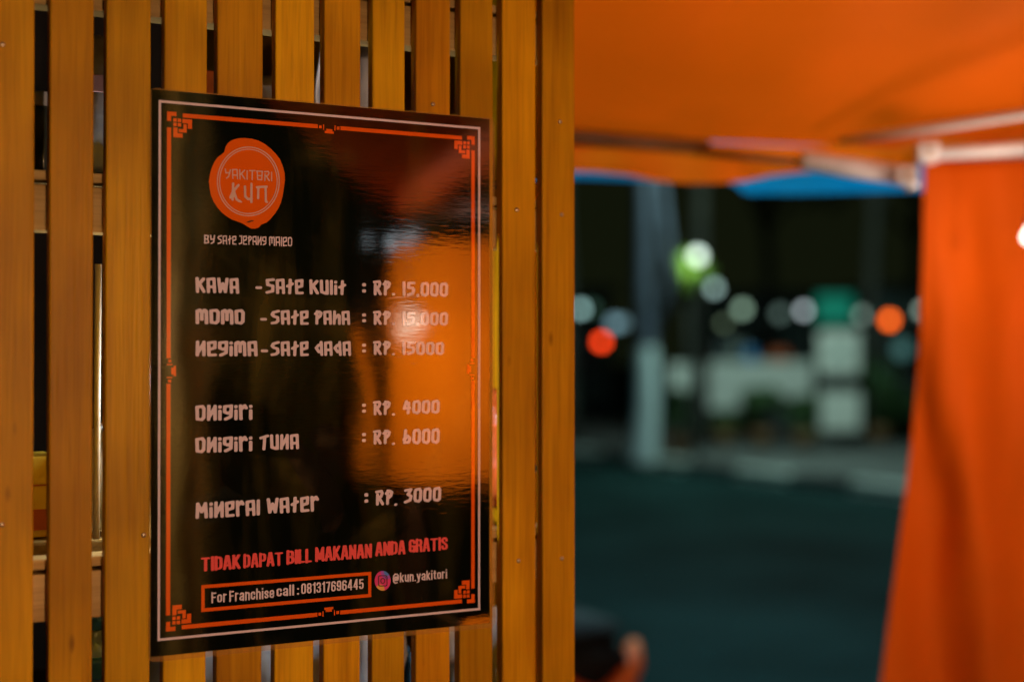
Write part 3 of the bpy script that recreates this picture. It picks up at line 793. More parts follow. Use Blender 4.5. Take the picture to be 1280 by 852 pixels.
FB = {  # heavy condensed lettering, 6 units high
 'T': (2.9, [[(.0, 5.6), (2.9, 5.6)], [(1.45, 5.6), (1.45, 0)]]),
 'I': (.1, [[(.05, 6), (.05, 0)]]),
 'D': (2.2, [[(0, 0), (0, 6)], [(0, 5.6), (1.5, 5.6), (2.2, 4.8), (2.2, 1.2), (1.5, .4), (0, .4)]]),
 'A': (2.6, [[(0, 0), (1.0, 6), (1.6, 6), (2.6, 0)], [(.6, 1.6), (2.0, 1.6)]]),
 'K': (2.4, [[(0, 0), (0, 6)], [(2.3, 6), (.4, 2.7)], [(.7, 3.4), (2.4, 0)]]),
 'P': (2.2, [[(0, 0), (0, 6)], [(0, 5.6), (1.7, 5.6), (2.2, 5.0), (2.2, 3.2), (1.7, 2.6), (0, 2.6)]]),
 'B': (2.2, [[(0, 0), (0, 6)], [(0, 5.6), (1.7, 5.6), (2.1, 5.0), (2.1, 3.7), (1.6, 3.1), (0, 3.1)], [(1.6, 3.1), (2.2, 2.5), (2.2, 1.0), (1.7, .4), (0, .4)]]),
 'L': (1.7, [[(0, 6), (0, 0)], [(0, .4), (1.7, .4)]]),
 'M': (3.2, [[(0, 0), (0, 6)], [(.2, 5.6), (1.6, .8), (3.0, 5.6)], [(3.2, 6), (3.2, 0)]]),
 'N': (2.3, [[(0, 0), (0, 6)], [(.2, 5.4), (2.1, .6)], [(2.3, 6), (2.3, 0)]]),
 'G': (2.2, [[(2.2, 4.2), (2.2, 5.0), (1.6, 5.7), (.6, 5.7), (0, 5.0), (0, 1.0), (.6, .3), (1.5, .3), (2.2, 1.0), (2.2, 2.8), (1.3, 2.8)], [(2.2, 0), (2.2, 2.0)]]),
 'R': (2.3, [[(0, 0), (0, 6)], [(0, 5.6), (1.7, 5.6), (2.2, 5.0), (2.2, 3.6), (1.6, 3.0), (0, 3.0)], [(1.6, 3.0), (2.2, 2.4), (2.3, 0)]]),
 'S': (2.2, [[(2.2, 4.3), (2.2, 5.0), (1.6, 5.7), (.6, 5.7), (0, 5.0), (0, 4.1), (2.2, 2.2), (2.2, 1.0), (1.6, .3), (.6, .3), (0, 1.0), (0, 1.7)]]),
 'F': (1.9, [[(0, 0), (0, 6)], [(0, 5.6), (1.9, 5.6)], [(0, 3.1), (1.7, 3.1)]]),
 'o': (1.9, [[(.5, 4.2), (1.4, 4.2), (1.9, 3.6), (1.9, .9), (1.4, .3), (.5, .3), (0, .9), (0, 3.6), (.5, 4.2)]]),
 'r': (1.2, [[(0, 0), (0, 4.5)], [(0, 3.6), (.6, 4.2), (1.2, 4.2)]]),
 'a': (1.9, [[(.1, 3.4), (.5, 4.2), (1.4, 4.2), (1.9, 3.6), (1.9, 0)], [(1.9, 2.4), (.5, 2.1), (0, 1.5), (0, .8), (.5, .3), (1.2, .3), (1.9, .9)]]),
 'n': (1.9, [[(0, 0), (0, 4.5)], [(0, 3.6), (.7, 4.2), (1.4, 4.2), (1.9, 3.6), (1.9, 0)]]),
 'c': (1.8, [[(1.8, 3.0), (1.8, 3.6), (1.4, 4.2), (.5, 4.2), (0, 3.6), (0, .9), (.5, .3), (1.4, .3), (1.8, .9), (1.8, 1.5)]]),
 'h': (1.9, [[(0, 0), (0, 6)], [(0, 3.6), (.7, 4.2), (1.4, 4.2), (1.9, 3.6), (1.9, 0)]]),
 'i': (.1, [[(.05, 0), (.05, 4.3)], [(.05, 5.7), (.05, 5.9)]]),
 's': (1.7, [[(1.7, 3.1), (1.7, 3.6), (1.2, 4.2), (.5, 4.2), (0, 3.6), (0, 3.0), (1.7, 1.6), (1.7, .9), (1.2, .3), (.5, .3), (0, .9), (0, 1.3)]]),
 'e': (1.9, [[(0, 2.2), (1.9, 2.2), (1.9, 3.6), (1.4, 4.2), (.5, 4.2), (0, 3.6), (0, .9), (.5, .3), (1.4, .3), (1.9, .9), (1.9, 1.3)]]),
 'l': (.1, [[(.05, 0), (.05, 6)]]),
 'k': (1.9, [[(0, 0), (0, 6)], [(1.8, 4.4), (.3, 2.1)], [(.6, 2.6), (1.9, 0)]]),
 'u': (1.9, [[(0, 4.4), (0, .9), (.5, .3), (1.2, .3), (1.9, .9)], [(1.9, 4.4), (1.9, 0)]]),
 'y': (1.9, [[(0, 4.4), (.95, .3)], [(1.9, 4.4), (.9, -.9), (.1, -1.2)]]),
 't': (1.2, [[(.5, 5.6), (.5, .8), (.8, .3), (1.2, .3)], [(0, 4.1), (1.2, 4.1)]]),
 '.': (.1, [[(.05, 0), (.05, .2)]]),
 ':': (.1, [[(.05, .4), (.05, .6)], [(.05, 3.4), (.05, 3.6)]]),
 '@': (3.4, [[(2.4, 3.6), (2.2, 1.4), (2.9, 1.2), (3.4, 2.4), (3.2, 4.6), (2.3, 5.6), (1.1, 5.6), (.2, 4.4), (0, 2.4), (.3, .4), (1.2, -.6), (2.6, -.4)], [(2.3, 3.2), (1.6, 3.8), (1.1, 3.0), (1.1, 1.8), (1.6, 1.2), (2.2, 2.0)]]),
 '0': (1.9, [[(.5, 5.7), (1.4, 5.7), (1.9, 5.0), (1.9, 1.0), (1.4, .3), (.5, .3), (0, 1.0), (0, 5.0), (.5, 5.7)]]),
 '1': (.9, [[(.9, 0), (.9, 6)], [(.0, 4.9), (.8, 5.5)]]),
 '3': (1.9, [[(0, 4.6), (0, 5.0), (.5, 5.7), (1.4, 5.7), (1.9, 5.0), (1.9, 3.8), (1.2, 3.1), (.7, 3.1)], [(1.2, 3.1), (1.9, 2.4), (1.9, 1.0), (1.4, .3), (.5, .3), (0, 1.0), (0, 1.5)]]),
 '4': (2.1, [[(1.5, 6), (0, 1.9), (0, 1.5), (2.1, 1.5)], [(1.6, 6), (1.6, 0)]]),
 '5': (1.9, [[(1.8, 5.6), (.1, 5.6), (0, 3.1), (.6, 3.6), (1.4, 3.6), (1.9, 3.0), (1.9, 1.0), (1.4, .3), (.5, .3), (0, 1.0), (0, 1.5)]]),
 '6': (1.9, [[(1.9, 4.6), (1.9, 5.0), (1.4, 5.7), (.5, 5.7), (0, 5.0), (0, 1.0), (.5, .3), (1.4, .3), (1.9, 1.0), (1.9, 2.7), (1.4, 3.4), (.6, 3.4), (0, 2.8)]]),
 '7': (1.8, [[(0, 5.6), (1.8, 5.6), (.8, 0)]]),
 '8': (1.9, [[(.5, 5.7), (1.4, 5.7), (1.9, 5.0), (1.9, 3.8), (1.3, 3.1), (.6, 3.1), (0, 3.8), (0, 5.0), (.5, 5.7)], [(.6, 3.1), (0, 2.4), (0, 1.0), (.5, .3), (1.4, .3), (1.9, 1.0), (1.9, 2.4), (1.3, 3.1)]]),
 '9': (1.9, [[(1.9, 3.2), (1.3, 2.6), (.5, 2.6), (0, 3.3), (0, 5.0), (.5, 5.7), (1.4, 5.7), (1.9, 5.0), (1.9, 1.0), (1.4, .3), (.5, .3), (0, 1.0), (0, 1.5)]]),
}

def lettering(text, font, px0, px1, ytop, ybase, lay, mat, rx=.80, ry=.62, track=2.0, space=2.2, fontmap=None, name='printed_text', ymax=6.0):
    """text fitted between photo x px0..px1; ytop/ybase are the cap top and baseline at px0"""
    segs = []; x = rx
    for ch in text:
        if ch == ' ': x += space; continue
        wd, st = font[ch]
        for pl in st:
            for a, b in zip(pl[:-1], pl[1:]): segs.append((a[0] + x, a[1], b[0] + x, b[1]))
        x += wd + track
    W = x - track + rx
    s0, zt = wall_sz(px0, ytop); _, zb = wall_sz(px0, ybase); s1, _ = wall_sz(px1, ybase)
    # glyph ink spans -ry .. 6+ry
    kz = (zt - zb) / (ymax + 2 * ry); ks = (s1 - s0) / W
    h = .27
    ylo, yhi = -ry - (1.5 if ('y' in text or '@' in text) and font is FB else 0) - h, 6 + ry + h
    nx, ny = int((W + 2 * h) / h) + 2, int((yhi - ylo) / h) + 2
    X = -h + np.arange(nx) * h; Y = ylo + np.arange(ny) * h
    F_ = np.full((ny, nx), -9.0)
    for ax, ay, bx_, by in segs:
        i0 = max(0, int((min(ax, bx_) - rx * 2 + h) / h)); i1 = min(nx, int((max(ax, bx_) + rx * 2 + h) / h) + 2)
        gx, gy = np.meshgrid(X[i0:i1] / rx, Y / ry)
        a = np.array([ax / rx, ay / ry]); b = np.array([bx_ / rx, by / ry]); d = b - a; dd = max(1e-9, float(d @ d))
        t = np.clip(((gx - a[0]) * d[0] + (gy - a[1]) * d[1]) / dd, 0, 1)
        qx = np.abs(gx - a[0] - t * d[0]); qy = np.abs(gy - a[1] - t * d[1])
        dist = (qx ** 2.6 + qy ** 2.6) ** (1 / 2.6)
        F_[:, i0:i1] = np.maximum(F_[:, i0:i1], 1 - dist)
    F_[np.abs(F_) < 1e-4] = 1e-4
    vs, fs = [], []
    def P(x_, y_): vs.append(PP(s0 + x_ * ks, zb + (y_ + ry) * kz, lay)); return len(vs) - 1
    for j in range(ny - 1):
        i = 0
        while i < nx - 1:
            c = (F_[j, i], F_[j, i + 1], F_[j + 1, i + 1], F_[j + 1, i])
            if min(c) > 0:
                k = i
                while k < nx - 2 and F_[j, k + 2] > 0 and F_[j + 1, k + 2] > 0: k += 1
                fs.append((P(X[i], Y[j]), P(X[k + 1], Y[j]), P(X[k + 1], Y[j + 1]), P(X[i], Y[j + 1])))
                i = k + 1; continue
            if max(c) > 0:
                q = ((X[i], Y[j]), (X[i + 1], Y[j]), (X[i + 1], Y[j + 1]), (X[i], Y[j + 1]))
                poly = []
                for m in range(4):
                    n_ = (m + 1) % 4
                    if c[m] > 0: poly.append(P(*q[m]))
                    if (c[m] > 0) != (c[n_] > 0):
                        t = c[m] / (c[m] - c[n_])
                        poly.append(P(q[m][0] + (q[n_][0] - q[m][0]) * t, q[m][1] + (q[n_][1] - q[m][1]) * t))
                if len(poly) >= 3: fs.append(tuple(poly))
            i += 1
    return mesh_from(vs, fs, name, mat)

WI = M['ink_white']
def line(name, runs, mat=WI, font=FA, parent=menu, lay=LAY1, **kw):
    """several runs joined as one printed line"""
    mes = [lettering(t, font, a, b, c, d, lay, mat, name=name, **kw) for (t, a, b, c, d) in runs]
    bm = bmesh.new()
    for m_ in mes: bm.from_mesh(m_)
    return part(name, bm_mesh(bm, name, mat), parent)
def dash(px0, px1, y): return ('-', px0, px1, y - 9.5, y + 10.5)
def price(s, x1, ry0, ry1, py0, py1, cx=452.3, rx0=466, px0=502.6):
    return [(':', cx, cx + 5.2, ry0 + 1.5, ry1 - 1.0), ('RP', rx0, rx0 + 22.5, ry0, ry1), ('.', rx0 + 23.5, rx0 + 28, ry0 + 2, ry1 + .5), (s, px0, x1, py0, py1)]
line('menu_line', [('KAWA', 244, 298.7, 346, 366), dash(319, 327.5, 358), ('sATE', 331.6, 379.4, 347.5, 367), ('KULIT', 386.3, 432.5, 349, 367.8)] + price('15.000', 560, 350, 368.8, 351.5, 370))
line('menu_line', [('MOMO', 244, 305.8, 385.5, 405), dash(325, 333.6, 397.5), ('SATE', 338, 385.8, 387, 405.5), ('PAHA', 392.3, 437.5, 387.5, 405.6)] + price('15.000', 560, 388, 405.8, 389.3, 406.3))
line('menu_line', [('NEGIMA', 244, 322, 425.5, 445.3), dash(325.8, 335, 437), ('SATE', 338, 385.8, 426, 445), ('DADA', 393.3, 438.8, 426, 444.6)] + price('15000', 555, 425.7, 443.5, 427, 443.6))
line('menu_line', [('ONIGIrI', 244, 315.8, 506, 526)] + price('4000', 549.7, 500.6, 518.7, 500, 517.6, px0=503))
line('menu_line', [('ONIGIrI', 244, 315.8, 546.3, 566), ('tUNA', 324.2, 374, 543, 562.6)] + price('6000', 549.7, 537, 555.3, 536, 555.6, px0=503))
line('menu_line', [('mINErAL', 244.4, 325.4, 627.5, 648), ('WATEr', 333.4, 398.8, 622, 642)] + price('3000', 551.5, 612, 631.3, 610, 628.6, cx=455.3, rx0=469, px0=504.8))
line('subtitle', [('BY', 254.7, 268.5, 293, 304.5), ('SATE', 271.5, 295.2, 293.6, 305), ('JEPANG', 298, 332.7, 294, 305.6), ('MALEO', 336, 365, 295, 307)], rx=.5, ry=.5, track=1.5)
kwB = dict(rx=.70, ry=.42, track=1.55, space=2.0)
line('bill_notice', [('TIDAK', 251.3, 301, 695.2, 713.6), ('DAPAT', 304.4, 354, 691.5, 709.5), ('BILL', 358.2, 390, 686.7, 705), ('MAKANAN', 394, 465, 683.2, 701.5), ('ANDA', 469, 507, 676.8, 694.6), ('GRATIS', 511, 559.6, 673, 690.2)], M['ink_red'], FB, **kwB)
kwC = dict(rx=.48, ry=.40, track=1.5, space=2.0)
line('phone_line', [('For', 264.6, 283.8, 739, 753), ('Franchise', 287, 343, 737, 751.3), ('call', 346, 368, 731, 745), (':', 371.4, 374.2, 729, 743), ('081317696445', 376.8, 454.6, 728, 742)], WI, FB, **kwC)
line('account_line', [('@kun.yakitori', 491, 558.8, 715.5, 727.8)], WI, FB, **kwC)
# framed box round the phone number
a0, b1 = wall_sz(252, 730.4); _, b0 = wall_sz(252, 763.8); a1, _ = wall_sz(464.2, 742)
part('phone_frame', strip_mesh(frame_rects(a0, a1, b0, b1, .0026), LAY1, 'phone_frame', M['ink_orange']), menu)

# ---- round seal logo
pts = [(340, 42), (390, 46), (440, 60), (485, 84), (525, 115), (560, 150), (592, 192), (612, 240), (626, 290), (628, 340), (622, 390), (613, 450), (600, 500), (580, 545), (555, 582), (528, 615), (498, 642), (460, 656), (445, 675), (420, 685), (390, 684), (370, 675), (345, 658), (320, 645), (285, 632), (250, 620), (215, 598), (180, 570), (148, 532), (122, 492), (104, 450), (94, 400), (88, 350), (96, 300), (108, 255), (125, 215), (148, 180), (178, 158), (198, 140), (206, 105), (222, 78), (245, 60), (270, 50), (305, 43)]
spts = [wall_sz(245 + x / 5.677, 165 + y / 5.677) for x, y in pts]
seal = part('seal_logo', poly_mesh(list(reversed(spts)), LAY1, 'seal_logo', M['ink_seal']), menu)
def ring_mesh(cx, cy, rx, ry, th, lay, name, mat, n=72, t0=0, t1=360):
    vs, fs = [], []
    for k in range(n + 1):
        t = math.radians(t0 + (t1 - t0) * k / n)
        for q in (1.0, 0.0):
            s_, z_ = wall_sz(cx + (rx - th * (1 - q)) * math.cos(t), cy - (ry - th * (1 - q)) * math.sin(t)); vs.append(PP(s_, z_, lay))
    for k in range(n): fs.append((2 * k + 1, 2 * k, 2 * k + 2, 2 * k + 3))
    return mesh_from(vs, fs, name, mat)
lcx, lcy = 245 + 368 / 5.677, 165 + 350 / 5.677
part('ring', ring_mesh(lcx, lcy, 39.3, 43.6, 1.3, LAY2, 'ring', M['ink_pink']), seal)
part('ring', ring_mesh(lcx, lcy, 36.6, 40.8, 1.1, LAY2, 'ring', M['ink_pink']), seal)
FL = dict(FA)
FL['Y'] = (3.2, [[(0, 5.8), (.4, 3.4), (2.8, 3.6)], [(3.2, 5.6), (2.2, 1.2), (.8, 0)]])
FL['I'] = (.2, [[(.1, 0), (.1, 5.6)]])
FL['T'] = (3.6, [[(0, 5.8), (3.6, 6)], [(1.8, 5.8), (1.7, 0)]])
FL['O'] = (3.2, [[(0, 5.8), (3.2, 5.8), (3.0, .3), (.3, .3), (0, 5.8)], [(-.4, 5.8), (3.5, 5.8)], [(.3, 2.9), (3, 2.9)]])
line('logo_name', [('YAKITORI', 245 + 200 / 5.677, 245 + 538 / 5.677, 165 + 256 / 5.677, 165 + 330 / 5.677)], M['ink_pink'], FL, seal, LAY2, rx=.36, ry=.36, track=1.4)
FL['K'] = (3.6, [[(1.0, 6), (.8, .2)], [(2.9, 5.6), (.9, 3.0), (0, .9)], [(1.3, 3.2), (2.2, .4), (3.8, -.6)]])
FL['U'] = (2.9, [[(.1, 5.2), (.2, 1.6), (1.2, .7), (2.5, .8)], [(2.4, 6.3), (2.4, -.4)]])
FL['N'] = (3.5, [[(.5, 5.2), (.4, 1.2)], [(0, 5.2), (3.5, 5.6)], [(3.1, 5.6), (3.2, .2), (3.6, 0)]])
line('logo_name', [('KUN', 245 + 232 / 5.677, 245 + 506 / 5.677, 165 + 356 / 5.677, 165 + 490 / 5.677)], M['ink_pink'], FL, seal, LAY2, rx=.40, ry=.40, track=1.5)
bl_pts = [wall_sz(245 + x / 5.677, 165 + y / 5.677) for x, y in ((350, 640), (380, 628), (410, 626), (400, 634), (372, 642))]
part('ink_gap', poly_mesh(list(reversed(bl_pts)), LAY2, 'ink_gap', M['ink_brown']), seal)

# ---- faint patches laid under the text
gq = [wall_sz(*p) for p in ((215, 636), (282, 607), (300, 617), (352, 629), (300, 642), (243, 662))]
part('faint_patch', poly_mesh(list(reversed(gq)), .00012, 'faint_patch', M['ghost_patch']), menu)
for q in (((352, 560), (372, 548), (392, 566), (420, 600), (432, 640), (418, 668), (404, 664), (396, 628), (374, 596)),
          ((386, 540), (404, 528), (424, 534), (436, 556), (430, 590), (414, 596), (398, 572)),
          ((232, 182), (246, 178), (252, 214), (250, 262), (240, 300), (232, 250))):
    part('faint_patch', poly_mesh(list(reversed([wall_sz(*p) for p in q])), .00012, 'faint_patch', M['dusk_patch'] if q[0][0] > 300 else M['ghost_patch']), menu)

# ---- round camera icon: coloured disc, outlined camera
ic = thing  # (keeps names short)
icx, icy = 478.4, 724.9
def ell(cx, cy, rx, ry, n=40): return [wall_sz(cx + rx * math.cos(2 * math.pi * k / n), cy - ry * math.sin(2 * math.pi * k / n)) for k in range(n)]
# gradient disc as one mesh with material bands per cell
def icon_mesh():
    vs, fs, mi = [], [], []
    n, rings = 48, 9
    for r_ in range(rings + 1):
        for k in range(n):
            t = 2 * math.pi * k / n; q = r_ / rings
            s_, z_ = wall_sz(icx + 10 * q * math.cos(t), icy - 12.3 * q * math.sin(t)); vs.append(PP(s_, z_, LAY1))
    for r_ in range(rings):
        for k in range(n):
            fs.append((r_ * n + k, (r_ + 1) * n + k, (r_ + 1) * n + (k + 1) % n, r_ * n + (k + 1) % n))
            t = 2 * math.pi * (k + .5) / n; q = (r_ + .5) / rings
            x, y = q * math.cos(t), q * math.sin(t)
            d1 = math.hypot(x - .55, y - .95); d2 = math.hypot(x + .35, y + 1.0)
            mi.append(0 if d1 < .45 else 1 if d1 < .80 else 3 if d2 < .62 else 2)
    me = mesh_from(vs, fs, 'app_icon', [M['ink_blue'], M['ink_violet'], M['ink_magenta'], M['ink_yellow']])
    for p, k in zip(me.polygons, mi): p.material_index = k
    return me
icon = part('app_icon', icon_mesh(), menu)
def rrect(cx, cy, hw, hh, r, n=6):
    p = []
    for sx, sy, t0 in ((1, 1, 0), (-1, 1, 90), (-1, -1, 180), (1, -1, 270)):
        for k in range(n + 1):
            t = math.radians(t0 + 90 * k / n); p.append((cx + sx * (hw - r) + r * math.cos(t), cy - sy * (hh - r) - r * math.sin(t)))
    return p
def outline(po, pi, lay, name, mat):
    vs = [PP(*wall_sz(*p), lay) for p in po] + [PP(*wall_sz(*p), lay) for p in pi]; n = len(po)
    return mesh_from(vs, [(i, (i + 1) % n, n + (i + 1) % n, n + i) for i in range(n)], name, mat)
part('camera_outline', outline(rrect(icx, icy, 5.8, 7.0, 2.2), rrect(icx, icy, 4.7, 5.8, 1.5), LAY2, 'camera_outline', M['ink_brown']), icon)
part('lens_ring', ring_mesh(icx, icy, 3.0, 3.6, 1.1, LAY2, 'lens_ring', M['ink_brown'], 32), icon)
part('flash_dot', poly_mesh(ell(icx + 3.2, icy - 4.0, .7, .8, 10), LAY2, 'flash_dot', M['ink_brown']), icon)

# ================================================================== TENT
RAILZ = CAMZ + .325
def fr_rail(px):      # front rail of the tent: depth at photo x
    return 2.08 + (px - 700) / 455 * .22
tent = thing('market_tent', 'orange market tent over the street with white frame tubes and hanging valance', 'tent', (1.0, 1.3, 0))
FLc = Vector((-.33, 2.02)); FRc = Vector((1.62, 2.52)); BRc = Vector((1.62, -.15)); BLc = Vector((.22, .66))
# outline of the canopy in plan
def canopy_fn(u, v):
    # v 0 front .. 1 back ; u 0 left .. 1 right
    f = FLc.lerp(FRc, u); b = BLc.lerp(BRc, u)
    p = f.lerp(b, v)
    if v > 0 and u < .3:
        p.x += .30 * math.sin(math.pi * v) ** 1 * (1 - u / .3) * .62
    e = min(1, v * 1.0 / .42) if v < .42 else 1
    hgt = .26 * (math.sin(min(v, 1 - v) * math.pi)) ** .9
    fold = .007 * math.sin(u * 46 + v * 9 + 2 * nz3(u * 3, v * 3, 5)) * min(1, v * 6) + .014 * math.sin(u * 17 + v * 3) * math.sin(math.pi * min(1, v * 1.6)) + .022 * nz3(u * 4, v * 5, 1.3) * min(1, v * 6) * min(1, (1 - v) * 6)
    sag = -.05 * math.sin(math.pi * u) * (1 - abs(2 * v - 1))
    return Vector((p.x, p.y, RAILZ + hgt + fold + sag))
me = grid_mesh(canopy_fn, 60, 60, 'canopy', M['canopy'])
part('canopy', me, tent)
# front valance, wavy lower edge as measured
vb = [(600, 205), (700, 214), (745, 215), (785, 219), (820, 226), (855, 229), (900, 229), (935, 226), (965, 219), (1000, 215), (1040, 211), (1085, 209), (1160, 208), (1400, 205)]
def interp(tab, x):
    for (a, ya), (b, yb) in zip(tab[:-1], tab[1:]):
        if x <= b: return ya + (yb - ya) * max(0, (x - a) / (b - a))
    return tab[-1][1]
def valance_fn(u, v):
    px = 600 + (1150 - 600) * u
    D = fr_rail(px)
    yb = interp(vb, px)
    y0 = interp([(600, 160), (700, 164), (880, 178), (1000, 183), (1160, 180), (1400, 172)], px)
    p = at(px, y0 + (yb - y0) * v, D + .012 * math.sin(u * 31) * v + .006)
    return p
part('valance', grid_mesh(valance_fn, 60, 6, 'valance', M['curtain']), tent)
def amber_fn(u, v):
    px = 1075 + 420 * u
    y0 = interp([(1075, 170), (1160, 162), (1300, 142), (1500, 110)], px)
    y1 = interp([(1075, 186), (1160, 188), (1300, 184), (1500, 176)], px)
    return at(px, y0 + (y1 - y0) * v, 2.24 + .06 * u + .01 * math.sin(u * 20))
part('inner_valance', grid_mesh(amber_fn, 30, 4, 'inner_valance', M['amber']), tent)
# frame tubes
def tube_part(name, pts, r, mat, n=12):
    bm = bmesh.new(); tube(bm, pts, r, n); return part(name, bm_mesh(bm, name, mat, True), tent)
tube_part('frame_tube', [at(660, 166, 2.0), at(884, 184, 2.12)], .011, M['dark_tube'])  # dark tone stands for the shaded run of the frame
tube_part('frame_tube', [at(884, 190, 2.10), at(1010, 203, 2.12)], .006, M['dark_tube'])
tube_part('frame_tube', [at(1004, 200, 1.95), at(1070, 210, 1.99), at(1136, 220, 2.02)], [.012, .0145, .0125], M['white_tube'])
tube_part('tube_joint', [at(1131, 214, 2.0), at(1142, 236, 2.0)], .010, M['white_tube'])
tube_part('frame_tube', [at(1163, 193, 2.12), at(1300, 184, 2.14), at(1500, 172, 2.2)], .0095, M['white_tube'])
tube_part('frame_tube', [at(1050, 176, 2.16), at(1180, 158, 2.05), at(1290, 141, 1.95), at(1420, 110, 1.85)], .0065, M['white_tube'])
tube_part('tube_joint', [at(1158, 180, 2.12), at(1164, 204, 2.12)], .011, M['white_tube'])
for (px, py, D_) in ((1132, 219, 1.985), (1160, 190, 2.105)):
    c = at(px, py, D_); bm = bmesh.new(); box(bm, c.x - .016, c.x + .016, c.y - .012, c.y + .012, c.z - .013, c.z + .013, .004)
    br = part('bracket', bm_mesh(bm, 'bracket', M['black_plastic'] if px in (884, 1012) else M['white_tube']), tent)
    bm = bmesh.new(); lathe(bm, [(.005, -.0125), (.005, -.017), (.003, -.018)], c, 10, 1); part('bolt', bm_mesh(bm, 'bolt', M['steel'], True), br)
lp = at(1190, 200, 2.42); tube_part('leg', [(lp.x, lp.y, 0.0), (lp.x, lp.y, RAILZ)], .016, M['white_tube'])
tube_part('leg', [(1.60, -.13, 0), (1.60, -.13, RAILZ)], .016, M['dark_tube'])
tube_part('frame_tube', [(lp.x, lp.y, RAILZ + .01), (1.60, 2.50, RAILZ), (1.61, -.13, RAILZ)], .011, M['white_tube'])
tube_part('leg', [(1.60, 2.50, 0), (1.60, 2.50, RAILZ - .012)], .016, M['white_tube'])

# blue tarp edge behind the valance
bt = [(600, 221), (720, 222), (795, 225), (860, 226), (915, 227), (924, 236), (932, 243), (1000, 243), (1100, 240), (1160, 238), (1300, 232), (1600, 224)]
def blue_fn(u, v):
    px = 600 + 900 * u
    return at(px, 172 + (interp(bt, px) - 172) * v, 2.62 + .02 * math.sin(u * 25) * v)
o = link('blue_tarp', grid_mesh(blue_fn, 90, 6, 'blue_tarp', M['blue']))
tag(o, 'blue tarpaulin flap hanging just beyond the orange tent edge', 'tarpaulin')

# front curtain
ce = [(185, 1156), (240, 1155), (300, 1154), (430, 1150), (500, 1144), (560, 1138), (640, 1128), (700, 1120), (780, 1109), (852, 1100), (1000, 1080), (1500, 1060)]
def curtain_fn(u, v):
    ytop = 197 - 8 * u + 4 * math.sin(u * 9)
    py = ytop + (1500 - ytop) * v ** 1.0
    xl = interp(ce, py)
    px = xl + (1830 - xl) * u ** 1.3
    D = 2.24 + .12 * u
    q = px - v * 160 + 14 * nz3(v * 6, px * .004, 2)
    fold = .030 * math.sin(q * .019 + .9) * min(1, v * 6 + .25) + .020 * math.sin(q * .052 + v * 3.0) * min(1, v * 4 + .15) + .03 * nz3(px * .008, v * 4, 4) + .010 * nz3(px * .03, v * 12, 8)
    return at(px, py, D + fold * .9)
o = link('tent_curtain', grid_mesh(curtain_fn, 120, 80, 'tent_curtain', M['curtain']))
tag(o, 'orange cloth curtain hanging down the right side of the picture', 'curtain')
m_ = o.modifiers.new('thick', 'SOLIDIFY'); m_.thickness = .0012

# side cloth behind the viewer's right: its glow is mirrored in the menu
def side_fn(u, v):
    y = -.09 + 1.6 * u; z = CAMZ - .285 + (.285 + .235) * v
    return Vector((1.50 + .02 * math.sin(u * 22 + v) + .012 * nz3(u * 6, v * 4, 7), y - .04 * (1 - v) * (1 - u) + .012 * math.sin(v * 6), z + .02 * math.sin(u * 5) * (1 - v)))
o = link('side_cloth', grid_mesh(side_fn, 50, 20, 'side_cloth', M['side']))
tag(o, 'orange side cloth of the stall glowing beside the bare bulb', 'cloth')

def strip_fn(u, v):
    return Vector((1.49 + .006 * math.sin(v * 9), -.178 + .034 * u + .006 * math.sin(v * 5), CAMZ - .27 + .33 * v))
o = link('cloth_strip', grid_mesh(strip_fn, 4, 24, 'cloth_strip', M['side']))
tag(o, 'narrow orange cloth strip hanging just beyond the edge of the side cloth', 'cloth')
bm = bmesh.new(); tube(bm, [(1.49, -.16, CAMZ + .055), (1.49, -.16, RAILZ)], .0015, 6)
part('cord', bm_mesh(bm, 'cord', M['iron']), o)
# hanging bulbs
def hanging_bulb(name, label, loc, mat, watts, r, top):
    t = thing(name, label, 'light bulb', loc, 'bare bulbs under the tent')
    loc = Vector(loc)
    bm = bmesh.new(); lathe(bm, [(r * .35, r * 1.5)] + [(max(1e-4, r * math.sin(a)), r * math.cos(a)) for a in [math.pi * k / 10 for k in range(2, 11)]], loc, 20)
    part('glass_bulb', bm_mesh(bm, 'glass_bulb', mat, True), t)
    bm = bmesh.new(); lathe(bm, [(r * .5, r * 1.35), (r * .55, r * 1.4), (r * .55, r * 2.4), (r * .2, r * 2.6)], loc, 16)
    part('socket', bm_mesh(bm, 'socket', M['black_plastic'], True), t)
    bm = bmesh.new(); tube(bm, [loc + Vector((0, 0, r * 2.6)), (loc.x, loc.y, top)], .002, 6)
    part('cord', bm_mesh(bm, 'cord', M['black_plastic']), t)
    point(name + '_light', loc, watts, LAMP_COL, r * 1.25 if r == .015 else max(r * 1.25, .055), t)
    return t
hanging_bulb('hanging_bulb', 'frosted bulb mirrored in the menu, hanging in front of the side cloth', (1.32, .09, CAMZ + .06), M['bulb4'], GLOBE_W, .015, RAILZ + .05)
hanging_bulb('hanging_bulb', 'bare bulb shining through the side cloth from behind', (1.80, .05, CAMZ + .0), M['bulb'], CLOTH_W, .03, RAILZ + .05)
pbulb = hanging_bulb('added_key_bulb', 'strong key bulb added on a made-up bamboo post behind the viewer', (.95, -.95, CAMZ + .05), M['bulb'], KEY_W, .04, CAMZ + .44)
hanging_bulb('hanging_bulb', 'unseen bulb added under the canopy to brighten canopy and curtain', (1.15, 1.22, CAMZ - .16), M['bulb'], CANOPY_W, .03, RAILZ + .2)
eb = hanging_bulb('added_eave_bulb', 'bulb added on a made-up arm to light the canopy from above', (.36, 1.84, 2.40), M['bulb'], EAVE_W, .03, 2.56)
bm = bmesh.new(); tube(bm, [(-.27, 1.86, 2.40), (-.27, 1.86, 2.56), (.38, 1.84, 2.56)], .010, 8)
